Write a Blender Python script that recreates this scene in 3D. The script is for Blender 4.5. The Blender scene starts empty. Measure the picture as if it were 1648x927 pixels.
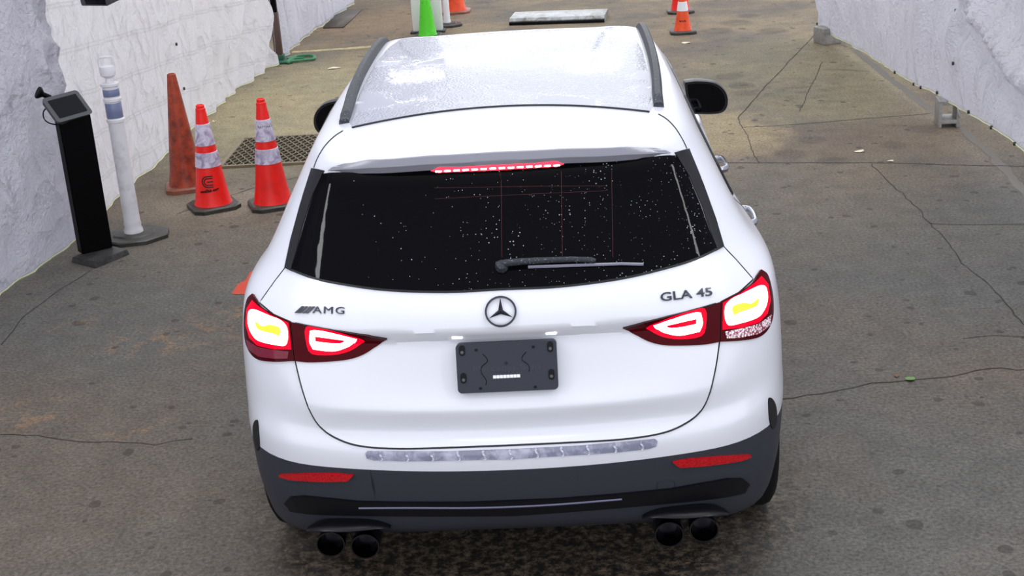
import bpy, bmesh, math, random
from mathutils import Vector, Matrix, noise, geometry
from mathutils.bvhtree import BVHTree
PI = math.pi
random.seed(7)
scn = bpy.context.scene
COL = scn.collection

# ------------------------------------------------------------------ camera
CX, CY, CZ = 0.22488, -3.9111, 2.61328
YAW, PITCH, ROLL, FPX = -0.047764, 0.354724, -0.063949, 2212.73
CAM = Vector((CX, CY, CZ))
_f = Vector((math.sin(YAW)*math.cos(PITCH), math.cos(YAW)*math.cos(PITCH), -math.sin(PITCH)))
_r0 = Vector((math.cos(YAW), -math.sin(YAW), 0)); _u0 = _r0.cross(_f)
_r = _r0*math.cos(ROLL) + _u0*math.sin(ROLL); _u = _u0*math.cos(ROLL) - _r0*math.sin(ROLL)
cd = bpy.data.cameras.new('camera'); cam = bpy.data.objects.new('camera', cd); COL.objects.link(cam)
cam.matrix_world = Matrix(((_r.x, _u.x, -_f.x, CX), (_r.y, _u.y, -_f.y, CY), (_r.z, _u.z, -_f.z, CZ), (0, 0, 0, 1)))
cd.sensor_width = 36; cd.lens = FPX/1648*36; cd.clip_end = 300
scn.camera = cam
def ray(px, py):
    return (_f + _r*((px-824)/FPX) - _u*((py-463.5)/FPX))
def at(px, py, ax, val):
    d = ray(px, py); return CAM + d*((val-CAM[ax])/d[ax])

# ------------------------------------------------------------------ world, lights, exposure
w = bpy.data.worlds.new('world'); scn.world = w; w.use_nodes = True
nt = w.node_tree; bg = nt.nodes['Background']
tcw = nt.nodes.new('ShaderNodeTexCoord'); sp = nt.nodes.new('ShaderNodeSeparateXYZ'); nt.links.new(tcw.outputs['Generated'], sp.inputs[0])
rmp = nt.nodes.new('ShaderNodeValToRGB'); nt.links.new(sp.outputs['Z'], rmp.inputs[0])
rmp.color_ramp.elements[0].position = 0.0; rmp.color_ramp.elements[0].color = (1.32, 1.34, 1.42, 1)
rmp.color_ramp.elements[1].position = 0.55; rmp.color_ramp.elements[1].color = (.70, .72, .79, 1)
nt.links.new(rmp.outputs[0], bg.inputs[0]); bg.inputs[1].default_value = 1.0
scn.view_settings.view_transform = 'Standard'; scn.view_settings.look = 'None'
scn.view_settings.gamma = 1; scn.view_settings.use_curve_mapping = False
scn.view_settings.exposure = 0.60
def area(name, loc, rot, sx, sy, power, col=(1, 1, 1)):
    l = bpy.data.lights.new(name, 'AREA'); l.shape = 'RECTANGLE'; l.size = sx; l.size_y = sy; l.energy = power; l.color = col
    o = bpy.data.objects.new(name, l); COL.objects.link(o); o.location = loc; o.rotation_euler = rot; return o
sun = bpy.data.lights.new('overcast_sun', 'SUN'); sun.energy = .8; sun.angle = math.radians(35); sun.color = (1, .99, .97)
so = bpy.data.objects.new('overcast_sun', sun); COL.objects.link(so); so.rotation_euler = (math.radians(-12), math.radians(4), 0)

# ------------------------------------------------------------------ materials
def mat(name, col, rough=.5, metal=0, spec=.5, emit=None, es=0, alpha=1, coat=0):
    m = bpy.data.materials.new(name); m.use_nodes = True
    b = m.node_tree.nodes['Principled BSDF']
    b.inputs['Base Color'].default_value = (*col, 1); b.inputs['Roughness'].default_value = rough
    b.inputs['Metallic'].default_value = metal; b.inputs['Specular IOR Level'].default_value = spec
    b.inputs['Coat Weight'].default_value = coat; b.inputs['Coat Roughness'].default_value = .05
    if emit: b.inputs['Emission Color'].default_value = (*emit, 1); b.inputs['Emission Strength'].default_value = es
    return m
class NG:
    """small node helper on a material"""
    def __init__(s, m): s.m = m; s.t = m.node_tree; s.b = s.t.nodes['Principled BSDF']; s.tc = s.t.nodes.new('ShaderNodeTexCoord')
    def n(s, ty, **k):
        x = s.t.nodes.new(ty)
        for a, v in k.items(): setattr(x, a, v)
        return x
    def ln(s, a, b): s.t.links.new(a, b)
    def math(s, op, a, b=None, c=None, clamp=False):
        x = s.n('ShaderNodeMath', operation=op, use_clamp=clamp)
        for i, v in enumerate((a, b, c)):
            if v is None: continue
            if isinstance(v, (int, float)): x.inputs[i].default_value = v
            else: s.ln(v, x.inputs[i])
        return x.outputs[0]
    def noise(s, scale, detail=4, rough=.55, vec=None, dist=0, out=0):
        x = s.n('ShaderNodeTexNoise'); x.inputs['Scale'].default_value = scale; x.inputs['Detail'].default_value = detail
        x.inputs['Roughness'].default_value = rough; x.inputs['Distortion'].default_value = dist
        s.ln(vec or s.tc.outputs['Object'], x.inputs['Vector']); return x.outputs[out]
    def ramp(s, fac, p0, p1, c0=(0, 0, 0), c1=(1, 1, 1)):
        x = s.n('ShaderNodeValToRGB'); e = x.color_ramp.elements
        e[0].position = p0; e[0].color = (*c0, 1); e[1].position = p1; e[1].color = (*c1, 1); s.ln(fac, x.inputs[0]); return x.outputs[0]
    def mix(s, fac, a, b, mode='MIX'):
        x = s.n('ShaderNodeMix', data_type='RGBA', blend_type=mode)
        for i, v in ((0, fac), (6, a), (7, b)):
            if isinstance(v, (int, float)): x.inputs[i].default_value = v
            elif isinstance(v, tuple): x.inputs[i].default_value = (*v, 1)
            else: s.ln(v, x.inputs[i])
        return x.outputs[2]
    def bump(s, h, strength=.3, dist=.01):
        x = s.n('ShaderNodeBump'); x.inputs['Strength'].default_value = strength; x.inputs['Distance'].default_value = dist
        s.ln(h, x.inputs['Height']); s.ln(x.outputs[0], s.b.inputs['Normal']); return x
    def mapping(s, scale=(1, 1, 1), rot=(0, 0, 0), loc=(0, 0, 0)):
        x = s.n('ShaderNodeMapping'); x.inputs['Scale'].default_value = scale; x.inputs['Rotation'].default_value = rot; x.inputs['Location'].default_value = loc
        s.ln(s.tc.outputs['Object'], x.inputs[0]); return x.outputs[0]

M = {}
M['paint'] = mat('white_paint', (.68, .69, .75), .22, 0, .5, coat=.3)
M['roof'] = mat('wet_white_paint_shaded', (.38, .395, .46), .07, 0, .5)  # wet body paint, colour darkened so the roof reads less brightly lit
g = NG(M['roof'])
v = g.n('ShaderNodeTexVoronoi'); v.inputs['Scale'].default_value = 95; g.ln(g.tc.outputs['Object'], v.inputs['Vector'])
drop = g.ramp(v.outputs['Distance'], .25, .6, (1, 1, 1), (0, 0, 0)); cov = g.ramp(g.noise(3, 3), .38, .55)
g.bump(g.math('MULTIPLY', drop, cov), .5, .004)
M['trim'] = mat('black_gloss_trim', (.012, .012, .014), .35, 0, .3)
M['glass'] = mat('tinted_glass', (.0002, .0002, .0004), .02, 0, .05)
g = NG(M['glass'])   # dried droplets and dust specks on the glass
v = g.n('ShaderNodeTexVoronoi'); v.inputs['Scale'].default_value = 120; g.ln(g.tc.outputs['Object'], v.inputs['Vector'])
sz = g.math('MULTIPLY', g.math('POWER', g.noise(9, 2), 2.0), .52)
dot = g.math('LESS_THAN', v.outputs['Distance'], sz)
sepc = g.n('ShaderNodeSeparateColor'); g.ln(v.outputs['Color'], sepc.inputs[0])
sel = g.math('GREATER_THAN', sepc.outputs[0], .40)
sepx = g.n('ShaderNodeSeparateXYZ'); g.ln(g.tc.outputs['Object'], sepx.inputs[0])
side = g.math('MULTIPLY_ADD', sepx.outputs['X'], .9, .45, clamp=True)
keep = g.math('GREATER_THAN', side, sepc.outputs[1])
msk = g.math('MULTIPLY', g.math('MULTIPLY', dot, sel), keep)
g.ln(g.mix(msk, (.002, .002, .003), (.35, .37, .42)), g.b.inputs['Base Color'])
g.ln(g.math('MULTIPLY_ADD', msk, .5, .03), g.b.inputs['Roughness'])
M['clad'] = mat('grey_plastic_cladding', (.030, .033, .044), .5, 0, .3)
g = NG(M['clad'])   # dirty water runs
st = g.noise(1, 4, .6, g.mapping((30, 3, 2.2))); rn = g.ramp(st, .66, .74)
g.ln(g.mix(g.math('MULTIPLY', rn, .75), (.030, .033, .044), (.006, .007, .010)), g.b.inputs['Base Color'])
M['clad_dark'] = mat('black_plastic', (.003, .003, .005), .35, 0, .3)
M['seam'] = mat('panel_gap', (.012, .012, .016), .7)
M['rubber'] = mat('tyre_rubber', (.004, .004, .005), .8, 0, .2)
M['alloy'] = mat('grey_alloy', (.08, .08, .085), .35, .8)
M['chrome'] = mat('chrome', (.55, .56, .6), .12, 1)
M['badge'] = mat('dark_chrome', (.035, .035, .05), .25, .5)
M['rail'] = mat('matt_black_rail', (.075, .08, .09), .5, 0, .25)
g = NG(M['rail']); sp_ = g.ramp(g.noise(160, 2), .60, .70); g.ln(g.mix(sp_, (.028, .031, .040), (.16, .17, .2)), g.b.inputs['Base Color'])
M['lens'] = mat('dark_red_lens', (.055, .0005, .003), .1, 0, .08)
M['lensred'] = mat('lit_red_lens', (.35, .0, .008), .15, 0, .08, emit=(1, .0, .018), es=.75)
M['lampglow'] = mat('lit_brake_light', (1, .8, .7), .3, emit=(1, .78, .68), es=4)
M['lampyel'] = mat('lit_yellow_core', (1, .9, .0), .3, emit=(1, .88, .03), es=1.3)
M['lensclear'] = mat('clear_lens', (.45, .25, .28), .12)
g = NG(M['lensclear']); vv = g.n('ShaderNodeTexVoronoi'); vv.inputs['Scale'].default_value = 150; g.ln(g.tc.outputs['Object'], vv.inputs['Vector'])
g.ln(g.mix(g.ramp(vv.outputs['Distance'], .2, .7), (.95, .9, .95), (.25, .03, .06)), g.b.inputs['Base Color'])
M['ledred'] = mat('brake_light_lens', (.8, .02, .04), .2, emit=(1, .03, .06), es=1.6)
M['ledwhite'] = mat('lit_led', (1, .9, .9), .3, emit=(1, .85, .85), es=6)
M['reflector'] = mat('red_reflector', (.42, .002, .008), .15, 0, .6)
g = NG(M['reflector']); ww = g.n('ShaderNodeTexVoronoi'); ww.inputs['Scale'].default_value = 220; g.ln(g.tc.outputs['Object'], ww.inputs['Vector'])
g.ln(g.mix(ww.outputs['Distance'], (.6, .01, .02), (.25, .0, .0)), g.b.inputs['Base Color'])
M['platem'] = mat('dark_blue_grey_plastic', (.026, .030, .044), .5, 0, .3)
M['platefr'] = mat('plate_slot', (.002, .002, .004), .5, 0, .2)
M['plastic'] = mat('clear_plastic_strip', (.36, .37, .50), .12, 0, .5)
g = NG(M['plastic']); g.ln(g.mix(g.ramp(g.noise(22, 4, .6, None, .6), .42, .66), (.20, .21, .29), (.42, .43, .54)), g.b.inputs['Base Color'])
M['white'] = mat('white_ink', (.85, .85, .85), .6)
M['spoil'] = mat('grey_spoiler_lip', (.21, .21, .25), .22)
M['lampwhite'] = mat('lit_plate_lamp', (1, 1, 1), .4, emit=(.9, .93, 1), es=3)
M['tailpipe'] = mat('black_chrome_tailpipe', (.06, .06, .07), .12, 1)
M['pit'] = mat('pipe_inside', (.003, .003, .003), .9)

# cones etc
def cone_mat(name, c0, c1, sc=12, lo=.45, hi=.7):
    m = mat(name, c0, .45); g = NG(m)
    g.ln(g.mix(g.ramp(g.noise(sc, 5, .65), lo, hi), c0, c1), g.b.inputs['Base Color']); return m
M['cone'] = cone_mat('fluorescent_orange', (1.0, .012, .006), (.85, .010, .004))
M['cone_far'] = cone_mat('far_orange', (.95, .09, .01), (.75, .05, .01))
M['cone_old'] = cone_mat('faded_dirty_orange', (.40, .050, .012), (.17, .022, .008), 14, .42, .62)
M['cone_oldb'] = cone_mat('faded_orange_base', (.30, .10, .06), (.16, .06, .04), 14)
M['green'] = cone_mat('lime_green', (.10, .75, .02), (.04, .42, .01), 9, .55, .7)
M['base'] = cone_mat('black_rubber_base', (.045, .043, .036), (.022, .021, .018), 20)
M['refl'] = mat('reflective_collar', (.62, .58, .72), .25)
g = NG(M['refl']); g.ln(g.mix(g.ramp(g.noise(16, 4, .6, None, .8), .42, .62), (.72, .66, .80), (.36, .31, .44)), g.b.inputs['Base Color'])
M['reflb'] = mat('blue_grey_band', (.20, .23, .38), .3)
M['post'] = cone_mat('white_post', (.80, .79, .82), (.60, .57, .55), 10, .5, .75)
M['whiteboard'] = mat('white_board', (.92, .92, .93), .4)
M['ink'] = mat('black_print', (.06, .004, .004), .6)
M['black'] = mat('black_powder_coat', (.001, .001, .0015), .5, 0, .1)
M['tablet'] = mat('charcoal_housing', (.055, .058, .065), .5)
M['screen'] = mat('black_screen', (.002, .002, .006), .2, 0, .15)
M['grey_base'] = cone_mat('dusty_black_steel', (.02, .02, .022), (.07, .068, .065), 18, .4, .7)

# ------------------------------------------------------------------ helpers
def mesh(name, verts, faces, m, parent=None, smooth=True, mats=None, fm=None):
    me = bpy.data.meshes.new(name); me.from_pydata([tuple(v) for v in verts], [], faces)
    for x in (mats or [m]): me.materials.append(x)
    for i, p in enumerate(me.polygons):
        p.use_smooth = smooth
        if fm: p.material_index = fm[i]
    me.update()
    o = bpy.data.objects.new(name, me); COL.objects.link(o)
    if parent: o.parent = parent
    return o
def bmobj(name, bm, m, parent=None, smooth=False, auto=True):
    bmesh.ops.recalc_face_normals(bm, faces=bm.faces)
    if auto:
        for e in bm.edges:
            if len(e.link_faces) == 2 and e.calc_face_angle(0) > .6: e.smooth = False
        smooth = True
    me = bpy.data.meshes.new(name); bm.to_mesh(me); bm.free(); me.materials.append(m)
    for p in me.polygons: p.use_smooth = smooth
    o = bpy.data.objects.new(name, me); COL.objects.link(o)
    if parent: o.parent = parent
    return o
def thing(name, label, cat, loc=(0, 0, 0), rz=0, group=None, rot=None):
    o = bpy.data.objects.new(name, None); COL.objects.link(o); o.location = loc; o.rotation_euler = rot or (0, 0, rz)
    o.empty_display_size = .1
    return tag(o, label, cat, group)
def tag(o, label, cat, group=None):
    o['label'] = label; o['category'] = cat
    if group: o['group'] = group
    return o
def box(bm, c, s, rot=None, bev=0):
    r = bmesh.ops.create_cube(bm, size=1); vs = r['verts']
    mt = Matrix.Translation(c) @ (rot.to_4x4() if rot else Matrix()) @ Matrix.Diagonal((*s, 1))
    bmesh.ops.transform(bm, matrix=mt, verts=vs)
    if bev:
        es = list({e for v in vs for e in v.link_edges})
        bmesh.ops.bevel(bm, geom=es, offset=bev, segments=2, affect='EDGES', profile=.5)
def lathe(bm, prof, seg=32, c=(0, 0, 0), mtx=None, cap0=True, cap1=True):
    rings = []
    for r, z in prof:
        ring = []
        for i in range(seg):
            a = 2*PI*i/seg; p = Vector((r*math.cos(a), r*math.sin(a), z))
            if mtx: p = mtx @ p
            ring.append(bm.verts.new(p + Vector(c)))
        rings.append(ring)
    for a, b in zip(rings, rings[1:]):
        for i in range(seg): bm.faces.new((a[i], a[(i+1) % seg], b[(i+1) % seg], b[i]))
    if cap0: bm.faces.new(rings[0][::-1])
    if cap1: bm.faces.new(rings[-1])
def tube(bm, pts, r, seg=8, flat=None):
    pts = [Vector(p) for p in pts]; rings = []
    for i, p in enumerate(pts):
        t = (pts[min(i+1, len(pts)-1)] - pts[max(i-1, 0)]).normalized()
        up = Vector((0, 0, 1)) if abs(t.z) < .95 else Vector((0, 1, 0))
        a = t.cross(up).normalized(); b = a.cross(t)
        rr = r[i] if isinstance(r, list) else r
        if isinstance(rr, tuple): ra, rb = rr
        else: ra = rb = rr
        rings.append([bm.verts.new(p + a*ra*math.cos(2*PI*k/seg) + b*rb*math.sin(2*PI*k/seg)) for k in range(seg)])
    for a, b in zip(rings, rings[1:]):
        for k in range(seg): bm.faces.new((a[k], a[(k+1) % seg], b[(k+1) % seg], b[k]))
    bm.faces.new(rings[0][::-1]); bm.faces.new(rings[-1])
def catmull(pts, n=6, closed=False):
    P = [Vector(p) for p in pts]; out = []; N = len(P)
    for i in range(N if closed else N-1):
        if closed: a, b, c, d = P[i-1], P[i], P[(i+1) % N], P[(i+2) % N]
        else: b, c = P[i], P[i+1]; a = P[i-1] if i else b*2-c; d = P[i+2] if i+2 < N else c*2-b
        for k in range(n):
            t = k/n; out.append(.5*((2*b) + (c-a)*t + (2*a-5*b+4*c-d)*t*t + (3*b-a-3*c+d)*t**3))
    if not closed: out.append(P[-1])
    return out
def interp(tab, x):
    if x <= tab[0][0]: return tab[0][1:]
    for a, b in zip(tab, tab[1:]):
        if x <= b[0]:
            t = (x-a[0])/(b[0]-a[0]); t = t*t*(3-2*t)*.5 + t*.5
            return tuple(p + (q-p)*t for p, q in zip(a[1:], b[1:]))
    return tab[-1][1:]

# ================================================================== SETTING
fm_ = mat('stained_concrete', (.17, .155, .135), .62, 0, .35); g = NG(fm_)
O = g.tc.outputs['Object']; sx_ = g.n('ShaderNodeSeparateXYZ'); g.ln(O, sx_.inputs[0]); X, Y = sx_.outputs['X'], sx_.outputs['Y']
def blob(cx, cy, rx, ry, soft=.5, nz=.5, ns=2.5):
    """soft-edged stain of its own shape"""
    dx = g.math('DIVIDE', g.math('SUBTRACT', X, cx), rx); dy = g.math('DIVIDE', g.math('SUBTRACT', Y, cy), ry)
    d = g.math('SQRT', g.math('ADD', g.math('MULTIPLY', dx, dx), g.math('MULTIPLY', dy, dy)))
    d = g.math('ADD', d, g.math('MULTIPLY_ADD', g.noise(ns, 5, .65), nz*2, -nz))
    return g.math('SUBTRACT', 1.0, g.math('DIVIDE', g.math('SUBTRACT', d, 1-soft), soft, None, True), None, True)
big = g.noise(.45, 5, .6)
c = g.mix(g.ramp(big, .42, .60), (.092, .088, .079), (.108, .089, .071))
far = g.math('DIVIDE', g.math('SUBTRACT', Y, 3.0), 5.0, None, True)
c = g.mix(g.math('MULTIPLY', far, g.ramp(g.noise(.8, 5, .6), .36, .58)), c, (0.211, 0.165, 0.104))
# olive slab on the right, brown slab, pale slab on the left
c = g.mix(g.math('MULTIPLY', blob(2.3, 8.2, 1.0, 2.0, .3, .15), .55), c, (0.211, 0.185, 0.104))
c = g.mix(g.math('MULTIPLY', blob(2.2, 5.9, 1.5, .55, .3, .12), .5), c, (0.148, 0.107, 0.073))
c = g.mix(g.math('MULTIPLY', blob(-2.0, 8.0, 1.4, 2.6, .5, .25), .6), c, (0.380, 0.329, 0.182))
c = g.mix(g.math('MULTIPLY', blob(-2.2, 5.1, .7, .5, .5, .3), .6), c, (0.239, 0.205, 0.151))
c = g.mix(g.math('MULTIPLY', blob(-1.9, 12.4, 1.6, 1.8, .6, .3), .6), c, (0.211, 0.144, 0.085))
c = g.mix(g.math('MULTIPLY', blob(1.4, 6.3, .55, .8, .4, .5, 5), .55), c, (0.365, 0.287, 0.151))
c = g.mix(g.math('MULTIPLY', g.math('MULTIPLY', blob(2.15, 7.6, .5, .7, .5, .3), g.ramp(g.noise(8, 5, .7), .5, .6)), .5), c, (0.084, 0.061, 0.041))
# rusty orange traces on the left
for bx, by, rx, ry in ((-2.35, 1.75, .35, .22), (-1.75, 1.55, .25, .15), (-1.9, 2.6, .55, .25), (-2.5, 2.9, .2, .2), (-1.5, 2.9, .4, .25)):
    c = g.mix(g.math('MULTIPLY', g.math('MULTIPLY', blob(bx, by, rx, ry, .6, .3), g.ramp(g.noise(9, 5, .7), .50, .60)), .45), c, (0.268, 0.150, 0.078))
# round dark oil spots
for bx, by, r_ in ((2.02, 5.95, .12), (2.05, 5.35, .13), (2.55, 5.7, .12), (1.8, 5.6, .14), (1.7, 8.3, .16), (1.75, 7.9, .14), (1.75, 7.6, .14), (2.85, 6.1, .13), (1.85, 10.6, .2), (2.1, 11.0, .2), (2.4, 10.4, .18), (2.3, 11.4, .15)):
    c = g.mix(g.math('MULTIPLY', blob(bx, by, r_, r_*1.1, .35, .12, 6), .42), c, (0.057, 0.044, 0.032))
# car's shadow painted into the colour with wet gravelly spots, under the tail
wet_shade = blob(0.0, .75, 1.15, 1.0, .35, .22, 3)
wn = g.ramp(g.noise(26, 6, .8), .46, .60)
c = g.mix(g.math('MULTIPLY', wet_shade, .9), c, g.mix(wn, (.004, .003, .0025), (.19, .14, .095)))
sp1 = g.noise(60, 4, .75)
c = g.mix(.9, c, g.ramp(sp1, .32, .68, (.20, .20, .20), (.80, .80, .80)), 'OVERLAY')
pit = g.n('ShaderNodeTexVoronoi'); pit.inputs['Scale'].default_value = 7; g.ln(O, pit.inputs['Vector'])
pm = g.math('LESS_THAN', pit.outputs['Distance'], g.math('MULTIPLY', g.math('POWER', g.noise(5, 2), 3.0), .85))
c = g.mix(g.math('MULTIPLY', pm, .6), c, (0.028, 0.024, 0.019))
md2 = g.noise(6, 6, .7); c = g.mix(.5, c, g.ramp(md2, .3, .7, (.3, .3, .3), (.7, .7, .7)), 'OVERLAY')
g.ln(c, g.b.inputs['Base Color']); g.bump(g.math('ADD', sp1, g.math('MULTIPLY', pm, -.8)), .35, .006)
g.ln(g.math('SUBTRACT', .75, g.math('MULTIPLY', wet_shade, .15)), g.b.inputs['Roughness'])
jm = mat('joint_dark', (.022, .019, .016), .85); ym = mat('worn_yellow_paint', (.62, .52, .25), .7); lm_ = mat('pale_dried_line', (.135, .122, .103), .8)
g2 = NG(ym); g2.ln(g2.mix(g2.ramp(g2.noise(14, 5, .7), .45, .6), (.50, .42, .21), (.30, .24, .12)), g2.b.inputs['Base Color'])
fv = [(-16, -7, 0), (16, -7, 0), (16, 45, 0), (-16, 45, 0)]; ff = [(0, 1, 2, 3)]; fi = [0]
def strip(pxs, wd, mi, jit=0.0, z=.0015, vary=.5):
    P = [at(a, b, 2, 0).to_2d() for a, b in pxs]; Q = []
    for a, b in zip(P, P[1:]):
        k = max(1, int((b-a).length/.06))
        for j in range(k): Q.append(a.lerp(b, j/k))
    Q.append(P[-1]); s = len(fv)
    for i, q in enumerate(Q):
        d = (Q[min(i+1, len(Q)-1)]-Q[max(i-1, 0)]).normalized(); n = Vector((-d.y, d.x)); n3 = noise.noise(Vector((q.x*6, q.y*6, mi*7)))
        q = q + n*jit*(noise.noise(Vector((q.x*3, q.y*3, 2.2)))+.6*noise.noise(Vector((q.x*14, q.y*14, 5)))); w2 = wd/2*(1+vary*n3)
        fv.append((q.x-n.x*w2, q.y-n.y*w2, z)); fv.append((q.x+n.x*w2, q.y+n.y*w2, z))
        if i: a = s+2*i; ff.append((a-2, a-1, a+1, a)); fi.append(mi)
strip([(1120, 262), (1215, 262), (1400, 262), (1648, 268), (1720, 270)], .010, 1, .012)
strip([(1400, 264), (1450, 310), (1497, 360), (1560, 430), (1600, 470), (1660, 530)], .006, 1, .03)
strip([(1188, 190), (1240, 130), (1300, 68), (1330, 38)], .009, 1, .01)
strip([(1195, 205), (1350, 195), (1500, 182)], .008, 1, .03)
strip([(1188, 190), (1210, 240), (1222, 262)], .006, 1, .02)
strip([(1285, 180), (1310, 130), (1325, 100)], .006, 1, .02)
strip([(1325, 112), (1370, 113), (1400, 115)], .006, 1, .01)
strip([(1495, 360), (1560, 362), (1660, 361)], .006, 1, .01)
strip([(1255, 641), (1320, 634), (1380, 625), (1460, 612), (1530, 605), (1590, 592), (1680, 592)], .0075, 1, .035, vary=.9)
strip([(0, 700), (60, 702), (110, 708), (200, 712), (250, 715), (310, 705)], .005, 1, .03, vary=.9)
strip([(0, 555), (40, 510), (90, 470), (150, 435)], .006, 1, .02)
strip([(285, 345), (345, 322), (400, 305), (480, 285)], .006, 1, .02)
strip([(1550, 545), (1600, 541), (1680, 545)], .005, 1, .02, vary=.9)
strip([(470, 84), (500, 82), (560, 78), (640, 71)], .10, 2, .01, z=.001)
strip([(1375, 80), (1430, 125), (1510, 186)], .06, 3, .02, z=.001)
strip([(1545, 205), (1590, 245), (1660, 318)], .06, 3, .02, z=.001)
rm_ = mat('red_ground_patch', (.55, .045, .012), .7)  # red-orange patch laid on the floor left of the car
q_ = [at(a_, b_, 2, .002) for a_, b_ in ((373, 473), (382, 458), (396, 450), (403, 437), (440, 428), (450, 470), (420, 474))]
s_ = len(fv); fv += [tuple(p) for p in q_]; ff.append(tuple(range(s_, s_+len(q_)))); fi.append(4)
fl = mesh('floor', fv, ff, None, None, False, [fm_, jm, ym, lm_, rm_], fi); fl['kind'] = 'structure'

# ---- hanging tarpaulins
def tarp_mat(name, col, kind):
    m = mat(name, col, .42, 0, .4); g = NG(m)
    tr = g.n('ShaderNodeBsdfTranslucent'); tr.inputs[0].default_value = (*col, 1); mx = g.n('ShaderNodeMixShader'); mx.inputs[0].default_value = .62 if kind == 'stitch' else .5
    g.ln(g.b.outputs[0], mx.inputs[1]); g.ln(tr.outputs[0], mx.inputs[2]); g.ln(mx.outputs[0], g.t.nodes['Material Output'].inputs[0])
    fine = g.noise(34, 4, .6)
    wn = g.n('ShaderNodeTexNoise'); wn.noise_type = 'RIDGED_MULTIFRACTAL'; wn.inputs['Scale'].default_value = {'crumple': 2.6, 'stitch': 3.2, 'plain': 2.2}[kind]
    wn.inputs['Detail'].default_value = 4; wn.inputs['Roughness'].default_value = .55; wn.inputs['Offset'].default_value = .85; wn.inputs['Gain'].default_value = 1.4
    g.ln(g.mapping({'crumple': (1, 1, 1), 'stitch': (1, 1.5, .9), 'plain': (1, 1.9, .55)}[kind], (.25 if kind != 'crumple' else 0, 0, 0)), wn.inputs['Vector'])
    h = g.math('ADD', g.math('MULTIPLY', fine, .3), g.math('MULTIPLY', wn.outputs[0], .45))
    if kind == 'stitch':     # welded seams running slantwise along the sheet
        s = g.n('ShaderNodeSeparateXYZ'); g.ln(g.tc.outputs['Object'], s.inputs[0])
        u = g.math('ADD', s.outputs['Z'], g.math('MULTIPLY', s.outputs['Y'], .085)); u = g.math('ADD', u, g.math('MULTIPLY', g.noise(1.5, 2), .04))
        fr = g.math('FRACT', g.math('MULTIPLY', u, 3.4)); ln_ = g.math('LESS_THAN', fr, .035); ln2 = g.math('LESS_THAN', g.math('ABSOLUTE', g.math('SUBTRACT', fr, .10)), .015)
        lines = g.math('ADD', ln_, ln2); h = g.math('SUBTRACT', h, g.math('MULTIPLY', lines, 1.2))
    if kind == 'crumple':
        w2 = g.n('ShaderNodeTexNoise'); w2.noise_type = 'RIDGED_MULTIFRACTAL'; w2.inputs['Scale'].default_value = 7; w2.inputs['Detail'].default_value = 3; g.ln(g.tc.outputs['Object'], w2.inputs['Vector']); h = g.math('ADD', h, g.math('MULTIPLY', w2.outputs[0], .16))
    g.bump(h, 1.0, {'crumple': .20, 'stitch': .10, 'plain': .13}[kind])
    tint = g.ramp(g.noise(3.2, 6, .7, None, .5), .35, .70)
    g.ln(g.mix(g.math('MULTIPLY', tint, {'crumple': .42, 'stitch': .06, 'plain': .16}[kind]), col, (col[0]*.78, col[1]*.72, col[2]*.74)), g.b.inputs['Base Color'])
    if kind == 'stitch': g.ln(g.mix(g.math('MULTIPLY', lines, .45), g.b.inputs['Base Color'].links[0].from_socket, (.42, .40, .42)), g.b.inputs['Base Color'])  # seam shadows drawn into the base colour as grey lines
    return m
M['tarp1'] = tarp_mat('silver_white_tarp', (.88, .88, .94), 'crumple')
M['tarp2'] = tarp_mat('stitched_white_tarp', (.97, .96, .97), 'stitch')
M['tarp3'] = tarp_mat('white_tarp', (.93, .93, .98), 'plain')
M['hem'] = mat('pale_yellow_hem', (.72, .76, .42), .5); M['grom'] = mat('dark_eyelet', (.03, .03, .03), .4)
def fnoise(*a): return noise.noise(Vector(a))
def ridg(x, y, z): return 1-abs(noise.noise(Vector((x, y, z))))*2
def tarp(name, m, base, top, disp, nu, nv, label):
    """base(u) -> point on the bottom edge, top = height, disp(u, z, P) -> sideways shift"""
    V = []; F = []
    for i in range(nu+1):
        b = base(i/nu)
        for j in range(nv+1):
            z = b.z + (top-b.z)*(j/nv)**1.25; V.append(Vector((b.x, b.y, z)) + disp(i/nu, z, b))
    for i in range(nu):
        for j in range(nv):
            a = i*(nv+1)+j; F.append((a, a+nv+1, a+nv+2, a+1))
    t = thing(name, label, 'tarpaulin', (V[0].x, V[0].y, 0))
    sh = mesh('sheet', V, F, m); attach0(sh, t); md = sh.modifiers.new('th', 'SOLIDIFY'); md.thickness = .004
    bm = bmesh.new(); tube(bm, [V[i*(nv+1)] for i in range(nu+1)], .0045, 6); h = bmobj('hem', bm, M['hem']); attach0(h, t)
    return t, V
def attach0(o, parent):
    o.parent = parent; o.data.transform(Matrix.Translation(-parent.location))
def polyf(pts):
    def f(u):
        s = u*(len(pts)-1); i = min(int(s), len(pts)-2); return pts[i].lerp(pts[i+1], s-i)
    return f
def d_near(u, z, b):
    y = b.y; a = ridg(y*1.6, z*1.6, 1.3)*.06 + ridg(y*4+2, z*3.2+y, 7)*.045 + ridg(y*8, z*8, 3)*.016 + fnoise(y*18, z*16, 9)*.006
    return Vector((a*min(1, .35+z), 0, 0))
def d_mid(u, z, b):
    y = b.y; t = max(0, (y-7.1)/3.0); fan = (y-6.95)/(1+z*.35)
    f = math.sin(fan*15 + 1.5*fnoise(y, z*.6, 2)) * .030*min(1, max(0, (y-7.05))*1.3) + ridg(fan*5, z*.5, 4)*.03*min(1, max(0, y-7.05))
    a = f + fnoise(y*2.2, z*2.2, 5)*.03 + fnoise(y*7+z*4, z*7-y*3, 8)*.010 + .035*math.exp(-((y-6.95+.02*z)/.06)**2)
    return Vector((a, 0, 0))
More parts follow.
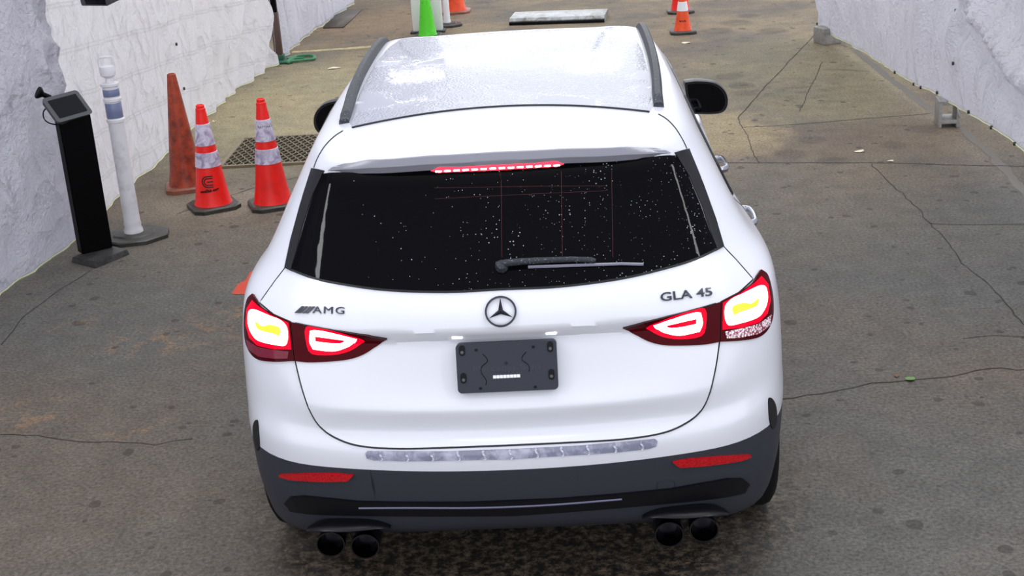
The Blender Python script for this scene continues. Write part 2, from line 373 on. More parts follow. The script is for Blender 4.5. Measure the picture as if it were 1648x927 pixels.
def d_far(u, z, b):
    y = b.y; return Vector((ridg(y*1.8, z*.6, 3)*.06 + fnoise(y*6, z*2, 5)*.03 + fnoise(y*11, z*9, 6)*.015, 0, 0))
def base_l(pxs, lift=.01, wob=.02):
    P = [at(a, b, 2, lift) for a, b in pxs]
    f = polyf([p for p in P])
    return lambda u: f(u) + Vector((wob*fnoise(u*22, 0, 4), 0, .018*max(0, fnoise(u*17, 3, 1))))
nearp = [Vector((-3.20, -1.0, .01)), Vector((-3.18, .2, .01)), Vector((-3.16, 1.2, .01)), Vector((-3.12, 2.6, .01)), at(0, 470, 2, .01), at(62, 425, 2, .01), at(125, 380, 2, .01)]
t1, _ = tarp('tarpaulin', M['tarp1'], polyf(nearp), 4.6, d_near, 170, 110, 'crumpled silvery white tarpaulin wall behind the black tablet kiosk, nearest on the left')
midp = [(123, 385), (150, 358), (205, 305), (262, 253), (300, 218), (362, 157), (400, 128), (441, 103)]
t2, V2 = tarp('tarpaulin', M['tarp2'], base_l(midp), 4.6, d_mid, 220, 90, 'bright white tarpaulin wall with slanting welded seams behind the orange cones')
farp = [(442, 99), (480, 66), (520, 36), (565, 5), (620, -40), (680, -90)]
t3, _ = tarp('tarpaulin', M['tarp3'], base_l(farp), 6.2, d_far, 120, 60, 'grey white tarpaulin wall beyond the dark pole on the left')
rb = [(1319, 38, 9.75), (1345, 57, 9.45), (1400, 87, 8.4), (1470, 130, 7.1), (1527, 160, 6.2), (1600, 205, 5.1), (1648, 241, 4.45), (1760, 322, 3.4)]
rpts = [at(a, b, 1, c_) for a, b, c_ in rb]
rpts += [Vector((rpts[-1].x+.02, 2.0, .22)), Vector((rpts[-1].x+.03, .6, .2)), Vector((rpts[-1].x+.03, -.8, .2))]; rc = catmull(rpts, 6)
DR = [at(a_, b_, 0, 3.05) for a_, b_ in ((1552, -40), (1562, 5), (1580, 50), (1603, 95), (1630, 128), (1665, 150), (1710, 160))]
DR = catmull(DR, 4)
def d_right(u, z, b):
    y = b.y; s = z-b.z
    fan = (y-6.25)/(1+s*.5)
    a = ridg(fan*1.6, s*.35, 3)*.10 + ridg(fan*4.2+1, s*.6+fan, 8)*.06 + fnoise(fan*9, s*2.2, 5)*.012 + fnoise(y*6, z*6, 2)*.012
    a -= .30*min(1, s)*math.exp(-((y-4.6-.5*s)/.55)**2)          # wide loose drape near the camera
    a *= min(1, .25+s*1.6)
    if y < 5.6: a *= max(.3, 1-(5.6-y)*1.2)
    dm, k_ = min(((p.y-y)**2+(p.z-z)**2, i) for i, p in enumerate(DR)); dm = math.sqrt(dm)
    if dm < .5: a += .075*math.exp(-(dm/.06)**2) - .05*math.exp(-((dm-.16)/.09)**2)
    a += .035*math.exp(-((y-5.93-.02*s)/.05)**2)*min(1, s*2)
    return Vector((-a + .10*min(s, 2), .08*min(s, 1.4)*(1 if u < .02 else max(0, 1-u*10)), 0))
t4, V4 = tarp('tarpaulin', M['tarp3'], polyf(rc), 4.6, d_right, 280, 90, 'white tarpaulin hung on the right with its hem lifted off the ground')
def eyelets(pts, t):
    for p in pts:
        bm = bmesh.new(); lathe(bm, [(.013, -.006), (.013, .006)], 10, mtx=Matrix.Rotation(PI/2, 4, 'Y')); bmesh.ops.translate(bm, verts=bm.verts, vec=p); attach0(bmobj('eyelet', bm, M['grom']), t)
def near_v(V, tgt): return min(V, key=lambda v: (v-tgt).length)
eyelets([near_v(V4, at(a, b, 0, 3.05)) + Vector((-.006, 0, .0)) for a, b in ((1325, 58), (1455, 122), (1482, 136), (1490, 140), (1510, 150), (1562, 181), (1597, 208), (1635, 235), (1545, 96), (1541, 15))], t4)
eyelets([near_v(V2, at(a, b, 0, -2.95)) + Vector((.008, 0, 0)) for a, b in ((274, 68), (287, 141))], t2)
# ================================================================== CAR
car = thing('car', 'white compact crossover with lit red tail lamps and black roof rails, seen from behind', 'car', (0, .76, 0))
FR = [.067, .137, .228, .362, .496, .63, .75, .869, .952, 1.0]
RINGS = []
def ring(rear, c4, c5, side, c16, front, recess=None, bow=2.4):
    """half ring, cols 0..20 from the rear centre round the right side to the front centre; side rows are (y, x, z)"""
    pts = []
    for f in (0, .27, .52, .78):
        x = c4[0]*f; t = f**bow
        y = rear[0] + (c4[1]-rear[0])*t; z = rear[1] + (c4[2]-rear[1])*f**2
        if recess and f in recess: y += recess[f]
        pts.append(Vector((x, y, z)))
    pts += [Vector(c4), Vector(c5)]
    y5 = c5[1]; yF = side[-1][0]; st = [(y5, c5[0], c5[2])] + list(side)
    for f in FR:
        y = y5 + (yF-y5)*f; x, z = interp(st, y); pts.append(Vector((x, y, z)))
    pts[15] = Vector((side[-1][1], side[-1][0], side[-1][2]))
    pts.append(Vector(c16))
    for f in (.78, .52, .27, 0):
        pts.append(Vector((c16[0]*f, front[0]+(c16[1]-front[0])*f**bow, front[1]+(c16[2]-front[1])*f**2)))
    RINGS.append(pts)
LS = lambda w, z, z2=None: [(.5, w, z), (.76, w+.02, z), (1.3, w-.012, z), (2.2, w-.025, z), (3.0, w-.008, z), (3.49, w+.015, z), (3.98, w-.03, z2 or z)]
FC = lambda x, y, z: (x, y, z)
# bottom to top
ring((.16, .235), (.66, .20, .22), (.82, .30, .20), LS(.80, .20), (.66, 4.22, .22), (4.32, .22))
ring((.055, .300), (.70, .110, .275), (.850, .24, .245), LS(.885, .235), (.70, 4.28, .25), (4.40, .24))
ring((.03, .345), (.725, .090, .335), (.870, .225, .32), LS(.905, .30), (.72, 4.28, .33), (4.43, .32))
ring((.012, .43), (.738, .070, .44), (.872, .205, .45), [(.45, .918, .42), (.76, .928, .42), (1.3, .905, .40), (2.2, .89, .38), (3.0, .91, .40), (3.49, .935, .42), (3.98, .895, .45)], (.73, 4.28, .45), (4.435, .45))
ring((.0, .545), (.735, .058, .575), (.868, .205, .575), [(.45, .928, .56), (.76, .935, .55), (1.3, .905, .52), (2.2, .89, .50), (3.0, .91, .52), (3.49, .938, .55), (3.98, .90, .56)], (.73, 4.28, .56), (4.435, .56))
ring((-.002, .590), (.740, .057, .620), (.870, .205, .62), [(.45, .931, .60), (.76, .936, .60), (1.3, .903, .57), (2.2, .888, .55), (3.0, .91, .57), (3.49, .938, .60), (3.98, .90, .60)], (.73, 4.28, .60), (4.43, .60))
ring((.010, .628), (.735, .062, .655), (.868, .205, .67), LS(.927, .66), (.73, 4.27, .66), (4.42, .66))
ring((.062, .652), (.700, .075, .690), (.868, .205, .73), LS(.925, .73), (.73, 4.26, .72), (4.41, .72))
ring((.032, .744), (.690, .070, .765), (.868, .215, .81), LS(.920, .82, .78), (.72, 4.24, .78), (4.39, .77))
ring((.072, .795), (.690, .080, .830), (.870, .225, .88), LS(.914, .90, .82), (.70, 4.20, .82), (4.36, .81), {0: .008, .27: .008, .52: .006})
ring((.085, .880), (.700, .110, .910), (.868, .240, .94), LS(.905, .95, .86), (.66, 4.12, .86), (4.30, .845), {0: .015, .27: .015, .52: .014})
ring((.098, .950), (.710, .150, .968), (.865, .262, .985), [(.5, .903, .995), (.76, .905, 1.0), (1.3, .872, .99), (2.2, .868, .975), (3.0, .86, .955), (3.4, .84, .93), (3.95, .78, .87)], (.60, 4.02, .89), (4.18, .880), {0: .022, .27: .022, .52: .022})
ring((.061, .991), (.720, .175, 1.010), (.862, .285, 1.025), [(.5, .893, 1.035), (.76, .893, 1.035), (1.3, .855, 1.025), (2.2, .85, 1.005), (2.9, .845, .985), (3.2, .80, .975), (3.75, .70, .93)], (.52, 3.88, .925), (3.98, .915), {0: .012, .27: .012, .52: .010})
ring((.084, 1.048), (.725, .215, 1.075), (.843, .335, 1.085), [(.5, .866, 1.085), (.80, .868, 1.075), (1.3, .842, 1.055), (2.2, .835, 1.035), (2.8, .825, 1.02), (3.05, .76, 1.01), (3.35, .66, .99)], (.50, 3.45, .98), (3.55, .975))
ring((.140, 1.103), (.715, .275, 1.150), (.800, .41, 1.150), [(.6, .828, 1.135), (.9, .828, 1.105), (1.3, .815, 1.085), (2.2, .81, 1.065), (2.7, .795, 1.055), (2.95, .72, 1.05), (3.15, .62, 1.05)], (.48, 3.24, 1.05), (3.33, 1.03))
ring((.262, 1.270), (.668, .360, 1.290), (.728, .50, 1.30), [(.65, .752, 1.29), (.9, .757, 1.275), (1.3, .752, 1.27), (2.1, .74, 1.265), (2.5, .72, 1.25), (2.68, .67, 1.24), (2.80, .59, 1.24)], (.46, 2.88, 1.24), (2.96, 1.23))
ring((.375, 1.435), (.612, .425, 1.430), (.655, .57, 1.435), [(.7, .670, 1.435), (.9, .680, 1.435), (1.3, .684, 1.435), (1.9, .672, 1.43), (2.2, .655, 1.42), (2.40, .63, 1.42), (2.52, .58, 1.415)], (.46, 2.60, 1.41), (2.66, 1.41))
ring((.330, 1.470), (.585, .415, 1.462), (.628, .58, 1.478), [(.7, .640, 1.485), (.9, .645, 1.49), (1.3, .648, 1.50), (1.9, .638, 1.495), (2.15, .628, 1.492), (2.34, .606, 1.485), (2.44, .57, 1.48)], (.46, 2.51, 1.475), (2.56, 1.478))
ring((.322, 1.508), (.560, .420, 1.490), (.590, .60, 1.505), [(.7, .60, 1.512), (.9, .602, 1.52), (1.3, .604, 1.537), (1.9, .597, 1.53), (2.1, .592, 1.527), (2.26, .578, 1.527), (2.36, .55, 1.522)], (.44, 2.42, 1.522), (2.46, 1.528))
verts = []; faces = []; fmat = []
NC = 40
for k_, pts in enumerate(RINGS):
    for c in range(5, 16):
        if 3 <= k_ <= 13: pts[c].x *= 1.014
    for c in range(4, 17):
        if k_ >= 16 and pts[c].y > 1.2: pts[c].z += .012*min(1, (pts[c].y-1.2)/.7)
    for c in range(16, 21):
        if k_ >= 16: pts[c].z -= .006
for pts in RINGS:
    for c in range(NC):
        q = pts[c] if c <= 20 else pts[40-c]
        verts.append(Vector((q.x if c <= 20 else -q.x, q.y, q.z)))
NR = len(RINGS)
CLADR = 5     # rings below this one are dark plastic
for r in range(NR-1):
    for c in range(NC):
        a = r*NC+c; b = r*NC+(c+1) % NC; faces.append((a, b, b+NC, a+NC)); fmat.append(1 if r < CLADR-1 else 0)
def cap(rg, flip, crown=0, mi=0):
    base = rg*NC
    top = lambda u: base + (u-4) % NC                    # u 0..8, cols -4..4
    bot = lambda u: base + ((20 - (u-4)) % NC)           # front
    rt = lambda v: base + 4+v; lt = lambda v: base + (NC-4-v)
    V = 12; U = 8; idx = {}
    for v_ in range(V+1):
        for u_ in range(U+1):
            if v_ == 0: idx[u_, v_] = top(u_)
            elif v_ == V: idx[u_, v_] = bot(u_)
            elif u_ == 0: idx[u_, v_] = lt(v_)
            elif u_ == U: idx[u_, v_] = rt(v_)
            else:
                T = verts[top(u_)]; B = verts[bot(u_)]; L = verts[lt(v_)]; Rr = verts[rt(v_)]
                su = (T.x-verts[top(0)].x)/(verts[top(U)].x-verts[top(0)].x); t = (L.y-verts[lt(0)].y)/(verts[lt(V)].y-verts[lt(0)].y)
                P = T*(1-t)+B*t + L*(1-su)+Rr*su - (verts[top(0)]*(1-su)*(1-t)+verts[top(U)]*su*(1-t)+verts[bot(0)]*(1-su)*t+verts[bot(U)]*su*t)
                P.z += crown*(1-(2*su-1)**2)*math.sin(PI*t)
                idx[u_, v_] = len(verts); verts.append(P)
    for v_ in range(V):
        for u_ in range(U):
            q = (idx[u_, v_], idx[u_+1, v_], idx[u_+1, v_+1], idx[u_, v_+1])
            faces.append(q if not flip else q[::-1]); fmat.append(mi)
cap(NR-1, False, .012)
cap(0, True, 0, 1)
shell = mesh('body_shell', verts, faces, None, None, True, [M['paint'], M['clad']], fmat)
me = shell.data
# crease: lip over the plate, cladding edge, spoiler edge
cr = me.attributes.new('crease_edge', 'FLOAT', 'EDGE')
for e in me.edges:
    a, b = sorted(e.vertices)
    if b >= NR*NC: continue
    ra, rb = a//NC, b//NC; ca, cb = a % NC, b % NC
    if ra == rb:
        cc = min(ca, 40-ca)
        if ra == CLADR-1: cr.data[e.index].value = .5
        if ra in (11, 12) and cc <= 3 and min(cb, 40-cb) <= 3: cr.data[e.index].value = .55
        if ra in (6, 7) and cc <= 4: cr.data[e.index].value = .3
        if ra in (8,) and cc <= 4: cr.data[e.index].value = .6
        if ra in (17, 18) and cc <= 3 and min(cb, 40-cb) <= 4: cr.data[e.index].value = .5
sub = shell.modifiers.new('s', 'SUBSURF'); sub.levels = 2; sub.render_levels = 2
def apply_mods(o):
    dg = bpy.context.evaluated_depsgraph_get(); dg.update()
    me2 = bpy.data.meshes.new_from_object(o.evaluated_get(dg)); o.modifiers.clear(); old = o.data; o.data = me2; bpy.data.meshes.remove(old)
apply_mods(shell)
me = shell.data
BV = [v.co.copy() for v in me.vertices]; BN = [v.normal.copy() for v in me.vertices]; BP = [list(p.vertices) for p in me.polygons]
bvh = BVHTree.FromPolygons(BV, BP)
def smooth_n(loc, idx):
    n = Vector()
    for i in BP[idx]: n += BN[i]/((BV[i]-loc).length+.004)
    return n.normalized()
# direction of the rear "drawing plane" used to lay panels on the body (car frame, symmetric)
PA = math.radians(22); DD = Vector((0, math.cos(PA), -math.sin(PA)))
def P2(px, py):
    loc, n, i, d = bvh.ray_cast(CAM, ray(px, py).normalized())
    if loc is None: loc, n, i, d = bvh.find_nearest(CAM + ray(px, py).normalized()*4.3)
    return (loc.x, loc.z*math.cos(PA) + loc.y*math.sin(PA))
def hit(q, D=None, mode='rear'):
    if mode == 'top': o_ = Vector((q[0], q[1], 4)); d_ = Vector((0, 0, -1))
    elif mode == 'right': o_ = Vector((4, q[0], q[1])); d_ = Vector((-1, 0, 0))
    elif mode == 'left': o_ = Vector((-4, q[0], q[1])); d_ = Vector((1, 0, 0))
    else: d_ = DD; o_ = Vector((q[0], 0, 0)) + Vector((0, math.sin(PA), math.cos(PA)))*q[1] - DD*4
    loc, n, i, d = bvh.ray_cast(o_, d_)
    if loc is None: 
        loc, n, i, d = bvh.find_nearest(o_ + d_*4.0)
    return loc, smooth_n(loc, i)
def sm(poly, corners, n=5):
    N = len(poly); out = []; cs = sorted(corners)
    for i, c in enumerate(cs):
        e = cs[(i+1) % len(cs)]; seg = [poly[j % N] for j in range(c, (e if e > c else e+N)+1)]
        out += [tuple(p)[:2] for p in catmull([(a, b, 0) for a, b in seg], n)][:-1]
    return out
def resample(poly, step, closed=True):
    out = []; N = len(poly)
    for i in range(N if closed else N-1):
        a = Vector(poly[i]); b = Vector(poly[(i+1) % N]); k = max(1, int((b-a).length/step))
        for j in range(k): out.append(a.lerp(b, j/k))
    if not closed: out.append(Vector(poly[-1]))
    return out
def inside(p, poly):
    c = False; j = len(poly)-1
    for i in range(len(poly)):
        if (poly[i][1] > p[1]) != (poly[j][1] > p[1]) and p[0] < (poly[j][0]-poly[i][0])*(p[1]-poly[i][1])/(poly[j][1]-poly[i][1])+poly[i][0]: c = not c
        j = i
    return c
def patch(name, poly, m, off=.002, thick=.006, step=.012, mode='rear', holes=(), parent=car, smooth_poly=0, flipx=False, dome=0):
    """a panel with real thickness laid on the body; poly is in drawing-plane metres"""
    if smooth_poly: poly = [tuple(p)[:2] for p in catmull([(a, b, 0) for a, b in poly], smooth_poly, True)]
    bd = resample(poly, step); hb = [resample(h, step) for h in holes]
    pts = list(bd); edges = [(i, (i+1) % len(bd)) for i in range(len(bd))]
    for h in hb:
        o_ = len(pts); pts += h; edges += [(o_+i, o_+(i+1) % len(h)) for i in range(len(h))]
    nb = len(pts)
    xs = [p[0] for p in bd]; ys = [p[1] for p in bd]; x = min(xs)+step*.5
    allb = list(pts)
    while x < max(xs):
        y = min(ys)+step*.5
        while y < max(ys):
            if inside((x, y), bd) and not any(inside((x, y), h) for h in hb) and min((p[0]-x)**2+(p[1]-y)**2 for p in allb) > (step*.45)**2: pts.append(Vector((x, y)))
            y += step
        x += step
    vs, es, fs, ov, oe, of = geometry.delaunay_2d_cdt([Vector((p[0], p[1])) for p in pts], edges, [], 0, 1e-6)
    V = []; NN = []
    for p in vs:
        l, n = hit(p, mode=mode)
        if dome:
            dm = min(math.hypot(b[0]-p[0], b[1]-p[1]) for b in bd); l = l + n*min(dome, dm*.7)
        V.append(l+n*off); NN.append(n)
    F = []
    for f in fs:
        c = sum((vs[i] for i in f), Vector((0, 0)))/len(f)
        if inside(c, bd) and not any(inside(c, h) for h in hb): F.append(list(f))
    # orient
    for k, f in enumerate(F):
        a_, b_, c_ = vs[f[0]], vs[f[1]], vs[f[2]]
        if (b_.x-a_.x)*(c_.y-a_.y)-(b_.y-a_.y)*(c_.x-a_.x) < 0: F[k] = f[::-1]
    tot = sum((V[f[1]]-V[f[0]]).cross(V[f[2]]-V[f[0]]).dot(NN[f[0]]) for f in F)
    if tot < 0: F = [f[::-1] for f in F]
    cnt = {}
    for f in F:
        for i in range(len(f)):
            a, b = f[i], f[(i+1) % len(f)]; cnt[(a, b)] = cnt.get((a, b), 0)+1
    bed = [e for e in cnt if (e[1], e[0]) not in cnt]
    low = {}
    for a, b in bed:
        for q in (a, b):
            if q not in low: low[q] = len(V); V.append(V[q]-NN[q]*thick)
        F.append([b, a, low[a], low[b]])
    if flipx:
        V = [Vector((-v.x, v.y, v.z)) for v in V]; F = [f[::-1] for f in F]
    used = sorted({i for f in F for i in f}); rm = {u: i for i, u in enumerate(used)}
    o = mesh(name, [V[u] for u in used], [[rm[i] for i in f] for f in F], m, None, True)
    for e in o.data.edges: pass
    bm = bmesh.new(); bm.from_mesh(o.data)
    for e in bm.edges:
        if len(e.link_faces) == 2 and e.calc_face_angle(0) > .8: e.smooth = False
    bm.to_mesh(o.data); bm.free()
    attach(o, parent); return o
def attach(o, parent):
    o.parent = parent
    off = Vector((0, 0, 0)); q = parent
    while q: off += q.location; q = q.parent
    o.data.transform(Matrix.Translation(-off))
def seam(name, poly, r=.0028, mode='rear', closed=False, parent=car, mirror=False, m=None, sink=.0005, step=.01, smooth_poly=5):
    if smooth_poly: poly = [tuple(p)[:2] for p in catmull([(a, b, 0) for a, b in poly], smooth_poly, closed)]
    pts = resample(poly, step, closed)
    P = []
    for q in pts:
        l, n = hit(q, mode=mode); P.append(l+n*(-sink))
    if closed: P.append(P[0])
    bm = bmesh.new(); tube(bm, P, r, 6)
    if mirror: tube(bm, [Vector((-p.x, p.y, p.z)) for p in P], r, 6)
    o = bmobj(name, bm, m or M['seam']); attach(o, parent); return o
# ---- traced outlines (right half measured on the photo, mirrored in the car frame)
def half(pxs): return [P2(*p) for p in pxs]
def halfs(pxs):
    h = half(pxs); return h[:9] + [tuple(p)[:2] for p in catmull([(a, b, 0) for a, b in h[8:]], 5)][1:]
def mir(h): return [(-a, b) for a, b in h][::-1]
W_ = lambda x, z, y: (x, z*math.cos(PA)+y*math.sin(PA))
def sub(name, parent, loc=(0, 0, 0)):
    return parent
# tailgate skin ---------------------------------------------------------------
tg = halfs([(1107, 243), (1131, 300), (1151, 355), (1164, 398), (1183, 418), (1211, 450), (1188, 471), (1159, 486), (1157, 551), (1151, 592), (1142, 630), (1128, 660), (1104, 681), (1065, 697), (1000, 707), (900, 713)])
tgc = tg + [(0, P2(812, 717)[1])] + mir(tg)
tailgate = patch('tailgate', tgc, M['paint'], .004, .0065, .013)
seam('tailgate_gap', tgc[1:len(tgc)-1], .0034, parent=tailgate, smooth_poly=0, sink=-.002)
# rear window -----------------------------------------------------------------
wtop = [(905, 259), (1000, 254), (1075, 250), (1092, 252)]
wr = half(wtop + [(1106, 285), (1125, 330), (1141, 375), (1152, 402)]) + [tuple(p)[:2] for p in catmull([(a, b, 0) for a, b in half([(1152, 402), (1120, 417), (1080, 430), (1000, 449), (900, 462)]) + [(0, P2(812, 466)[1])]], 6)][1:-3]
wc = [(0, P2(805, 262)[1])] + wr + [(0, P2(812, 466)[1])] + mir(wr)
win = patch('rear_window', wc, M['glass'], .008, .008, .014, parent=tailgate)
seam('window_seal', wr[7:] + [(0, P2(812, 466)[1])] + mir(wr[7:]), .0042, parent=win, smooth_poly=0, sink=-.006, m=M['trim'])
pil = half([(1084, 246), (1106, 241), (1130, 299), (1150, 354), (1163, 398), (1153, 404), (1142, 374), (1127, 330), (1108, 286)])
for s_ in (False, True): patch('window_pillar_trim', pil, M['trim'], .0095, .012, .01, flipx=s_, parent=tailgate)
# heater wires and vertical aerial lines inside the glass
M['wire'] = mat('copper_heater_wire', (.10, .02, .018), .5)
for px in (806, 903, 984):
    a = P2(px, 275); b = P2(px+2, 415); seam('heater_wire', [a, b], .0005, parent=win, m=M['wire'], sink=-.0082, smooth_poly=0, step=.03)
for yy in (300, 318):
    a = P2(700, yy+3); b = P2(975, yy-10 if yy > 310 else yy); seam('heater_wire', [a, b], .0004, parent=win, m=M['wire'], sink=-.0082, smooth_poly=0, step=.03)
# spoiler lip and high brake light ---------------------------------------------
def rear_y(x): return .322 + .098*min(1, abs(x)/.56)**2.4
def edge_tab(pxs):
    o_ = []
    for a, b in pxs:
        y = .34
        for _ in range(6): p = at(a, b, 1, y); y = rear_y(p.x)-.004
        o_.append((abs(p.x), p.z))
    return sorted(o_)
tt = edge_tab([(812, 245), (900, 241), (1000, 237.5), (1050, 238), (1070, 241), (1079, 245)]); bt_ = edge_tab([(812, 269), (905, 263.5), (1000, 259), (1050, 254), (1068, 249.5), (1079, 246)])
bm = bmesh.new(); R0 = []; xm = min(tt[-1][0], bt_[-1][0])
for i in range(61):
    x = xm*math.sin((i/60-.5)*PI); zt = interp([(0, tt[0][1])]+tt[1:], abs(x))[0]; zb = min(interp([(0, bt_[0][1])]+bt_[1:], abs(x))[0], zt-.0015); y = rear_y(x); h_ = zt-zb
    R0.append([bm.verts.new(p) for p in ((x, y+.02, zt+.002), (x, y-.003, zt), (x, y-.012, zb+h_*.62), (x, y-.013, zb+h_*.5), (x, y-.002, zb), (x, y+.03, zb-.002))])
for a, b in zip(R0, R0[1:]):
    for k in range(6): bm.faces.new((a[k], a[(k+1) % 6], b[(k+1) % 6], b[k]))
bm.faces.new(R0[0]); bm.faces.new(R0[-1][::-1]); sp_l = bmobj('spoiler_lip', bm, M['spoil']); attach(sp_l, tailgate)
hb = half([(812, 259), (860, 257), (892, 254), (907, 257), (890, 264), (812, 269)])
hb = hb[:5]; hbc = hb + [(0, P2(806, 269)[1])] + mir(hb) 
hl = patch('high_brake_light', hbc, M['ledred'], .019, .024, .008, parent=tailgate)
for k in range(14):
    x = -.188 + k*.376/13
    zc_ = P2(806, 262.5)[1]
    l, n = hit((x, zc_)); bm = bmesh.new(); box(bm, l+n*.0195, (.021, .006, .006), bev=.0025); o = bmobj('lit_diode', bm, M['ledwhite']); attach(o, hl)
# tail lamps --------------------------------------------------------------------
outl = half([(1222, 435), (1232, 443), (1238, 463), (1241, 486), (1240.5, 508), (1234, 528), (1219, 542), (1191, 548), (1158, 550), (1159, 486), (1188, 471), (1209, 456), (1216, 444)])
inl = half([(1156, 550.5), (1128, 555), (1077, 556), (1048, 551), (1025, 540), (1002, 525), (1034, 517), (1077, 507), (1120, 497), (1157.5, 486.5)])
outl = sm(outl, [0, 8, 9, 12]); inl = sm(inl, [0, 5, 9])
gl_o = half([(1166.5, 490), (1176, 481), (1191, 474), (1205, 467), (1219, 461), (1228, 464), (1230.5, 482), (1225, 500), (1214, 512), (1188, 521), (1171, 524), (1165, 514), (1163.7, 500)])
gy = half([(1176, 494), (1192, 488), (1205, 489), (1216, 481), (1214, 492), (1203, 498), (1188, 503), (1178, 507)])
red_o = half([(1161.5, 487.5), (1189, 473), (1212, 456), (1222, 446), (1232, 458), (1236, 484), (1231, 505), (1218, 519), (1190, 528), (1161, 531)])
rev = half([(1165, 534), (1190, 529), (1218, 521), (1237, 507), (1235, 523), (1217, 537), (1191, 543), (1168, 545)])
red_i = half([(1040, 524), (1065, 513.5), (1112, 499), (1133, 497), (1135, 522), (1128, 541), (1095, 546), (1066, 542), (1048, 532)])
ring_i = half([(1051, 520.5), (1077, 512.5), (1114, 503), (1126, 503), (1129.5, 520), (1125, 534), (1094, 540), (1071, 536), (1056, 527)])
hole_i = half([(1070, 521.5), (1095, 517), (1119.5, 512.5), (1119.5, 521), (1095, 525.5), (1077, 526)])
ring_i = sm(ring_i, [0, 3, 5]); hole_i = sm(hole_i, [0, 2, 3])
M['lensband'] = mat('dull_red_lens', (.16, .012, .03), .15, 0, .3)
for s_ in (False, True):
    root = patch('tail_lamp', outl, M['lens'], .009, .014, .008, flipx=s_)
    for nm, pl, mt, of, sp2, dm in (('lit_surround', red_o, 'lensred', .0105, 0, 0), ('brake_light', gl_o, 'lampglow', .0125, 4, 0), ('light_core', gy, 'lampyel', .0145, 4, 0), ('reversing_light', rev, 'lensclear', .0115, 0, 0)):
        patch(nm, pl, M['lensband'] if nm == 'reversing_light' and s_ else M[mt], of, .003, .008, smooth_poly=sp2, flipx=s_, parent=root)
    root = patch('tailgate_lamp', inl, M['lens'], .009, .014, .008, flipx=s_, parent=tailgate)
    patch('lit_surround', red_i, M['lensred'], .0105, .003, .008, smooth_poly=3, flipx=s_, parent=root)
    patch('light_ring', ring_i, M['lampglow'], .0125, .003, .006, holes=[hole_i], flipx=s_, parent=root)
    seam('lamp_shadow_gap', inl[25:45], .002, parent=root, smooth_poly=0, sink=-.009)
    for ch in list(bpy.data.objects):
        pass
# the gap tube was drawn for one side only; mirror it for the other lamp
gp = [o for o in COL.objects if o.name.startswith('lamp_shadow_gap')][1]
gp.data.transform(Matrix.Translation((0, 0, 0)) @ Matrix.Diagonal((-1, 1, 1, 1)))
# roof panel, gap and rails -------------------------------------------------------
rf = [(.50, .74), (.535, .80), (.545, 1.2), (.55, 1.7), (.535, 2.1), (.50, 2.34)]
def top_of(px, py):
    loc, n, i, d = bvh.ray_cast(CAM, ray(px, py).normalized()); return (loc.x, loc.y)
rg = [top_of(a, b) for a, b in ((1045, 181), (1000, 176), (950, 173), (900, 171.5), (850, 171))]
ye_, y0_ = rg[0][1], (rg[-1][1]+top_of(806, 171)[1])/2; rg = [(a, y0_-(y0_-ye_)*(a/rg[0][0])**2) for a, b in rg]; rgc = rg + [(0, y0_)] + mir(rg); rgc = [tuple(p)[:2] for p in catmull([(a, b, 0) for a, b in rgc], 5)]
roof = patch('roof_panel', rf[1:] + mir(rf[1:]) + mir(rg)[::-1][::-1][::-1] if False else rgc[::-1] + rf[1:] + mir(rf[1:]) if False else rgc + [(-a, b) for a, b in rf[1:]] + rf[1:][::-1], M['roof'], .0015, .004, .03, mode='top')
seam('roof_gap', rgc, .0042, mode='top', parent=roof, smooth_poly=0, sink=-.002)
sg = [top_of(a, b) for a, b in ((1060, 184), (1073, 192), (1085, 204), (1095, 219), (1105, 239))]
seam('quarter_panel_gap', sg, .0025, mode='top', sink=-.0004)
seam('quarter_panel_gap', mir(sg), .0025, mode='top', sink=-.0004)
for s_ in (1, -1):
    pp = [(.548, .775), (.556, .95), (.570, 1.2), (.582, 1.6), (.585, 2.0), (.583, 2.3), (.578, 2.39)]
    bm = bmesh.new(); P = catmull([(a, b, 0) for a, b in pp], 6); R0 = []
    n_ = len(P)
    for i, q in enumerate(P):
        l, n = hit((q.x, q.y), mode='top'); t = i/(n_-1)
        h = .026 + .012*math.sin(PI*t)
        if t < .04: h *= .65
        if t > .93: h *= max(.3, (1-t)/.07)
        tng = (P[min(i+1, n_-1)]-P[max(i-1, 0)]).normalized(); sd = Vector((tng.y, -tng.x, 0)).normalized()
        R0.append([bm.verts.new(Vector((l.x, l.y, l.z)) + sd*a + Vector((0, 0, b))) for a, b in ((-.019, -.012), (-.016, h*.75), (-.010, h), (.010, h), (.017, h*.7), (.021, -.02))])
    for a, b in zip(R0, R0[1:]):
        for k in range(6): bm.faces.new((a[k], a[(k+1) % 6], b[(k+1) % 6], b[k]))
    bm.faces.new(R0[0]); bm.faces.new(R0[-1][::-1])
    if s_ < 0: bmesh.ops.transform(bm, matrix=Matrix.Diagonal((-1, 1, 1, 1)), verts=bm.verts)
    attach(bmobj('roof_rail', bm, M['rail']), car)
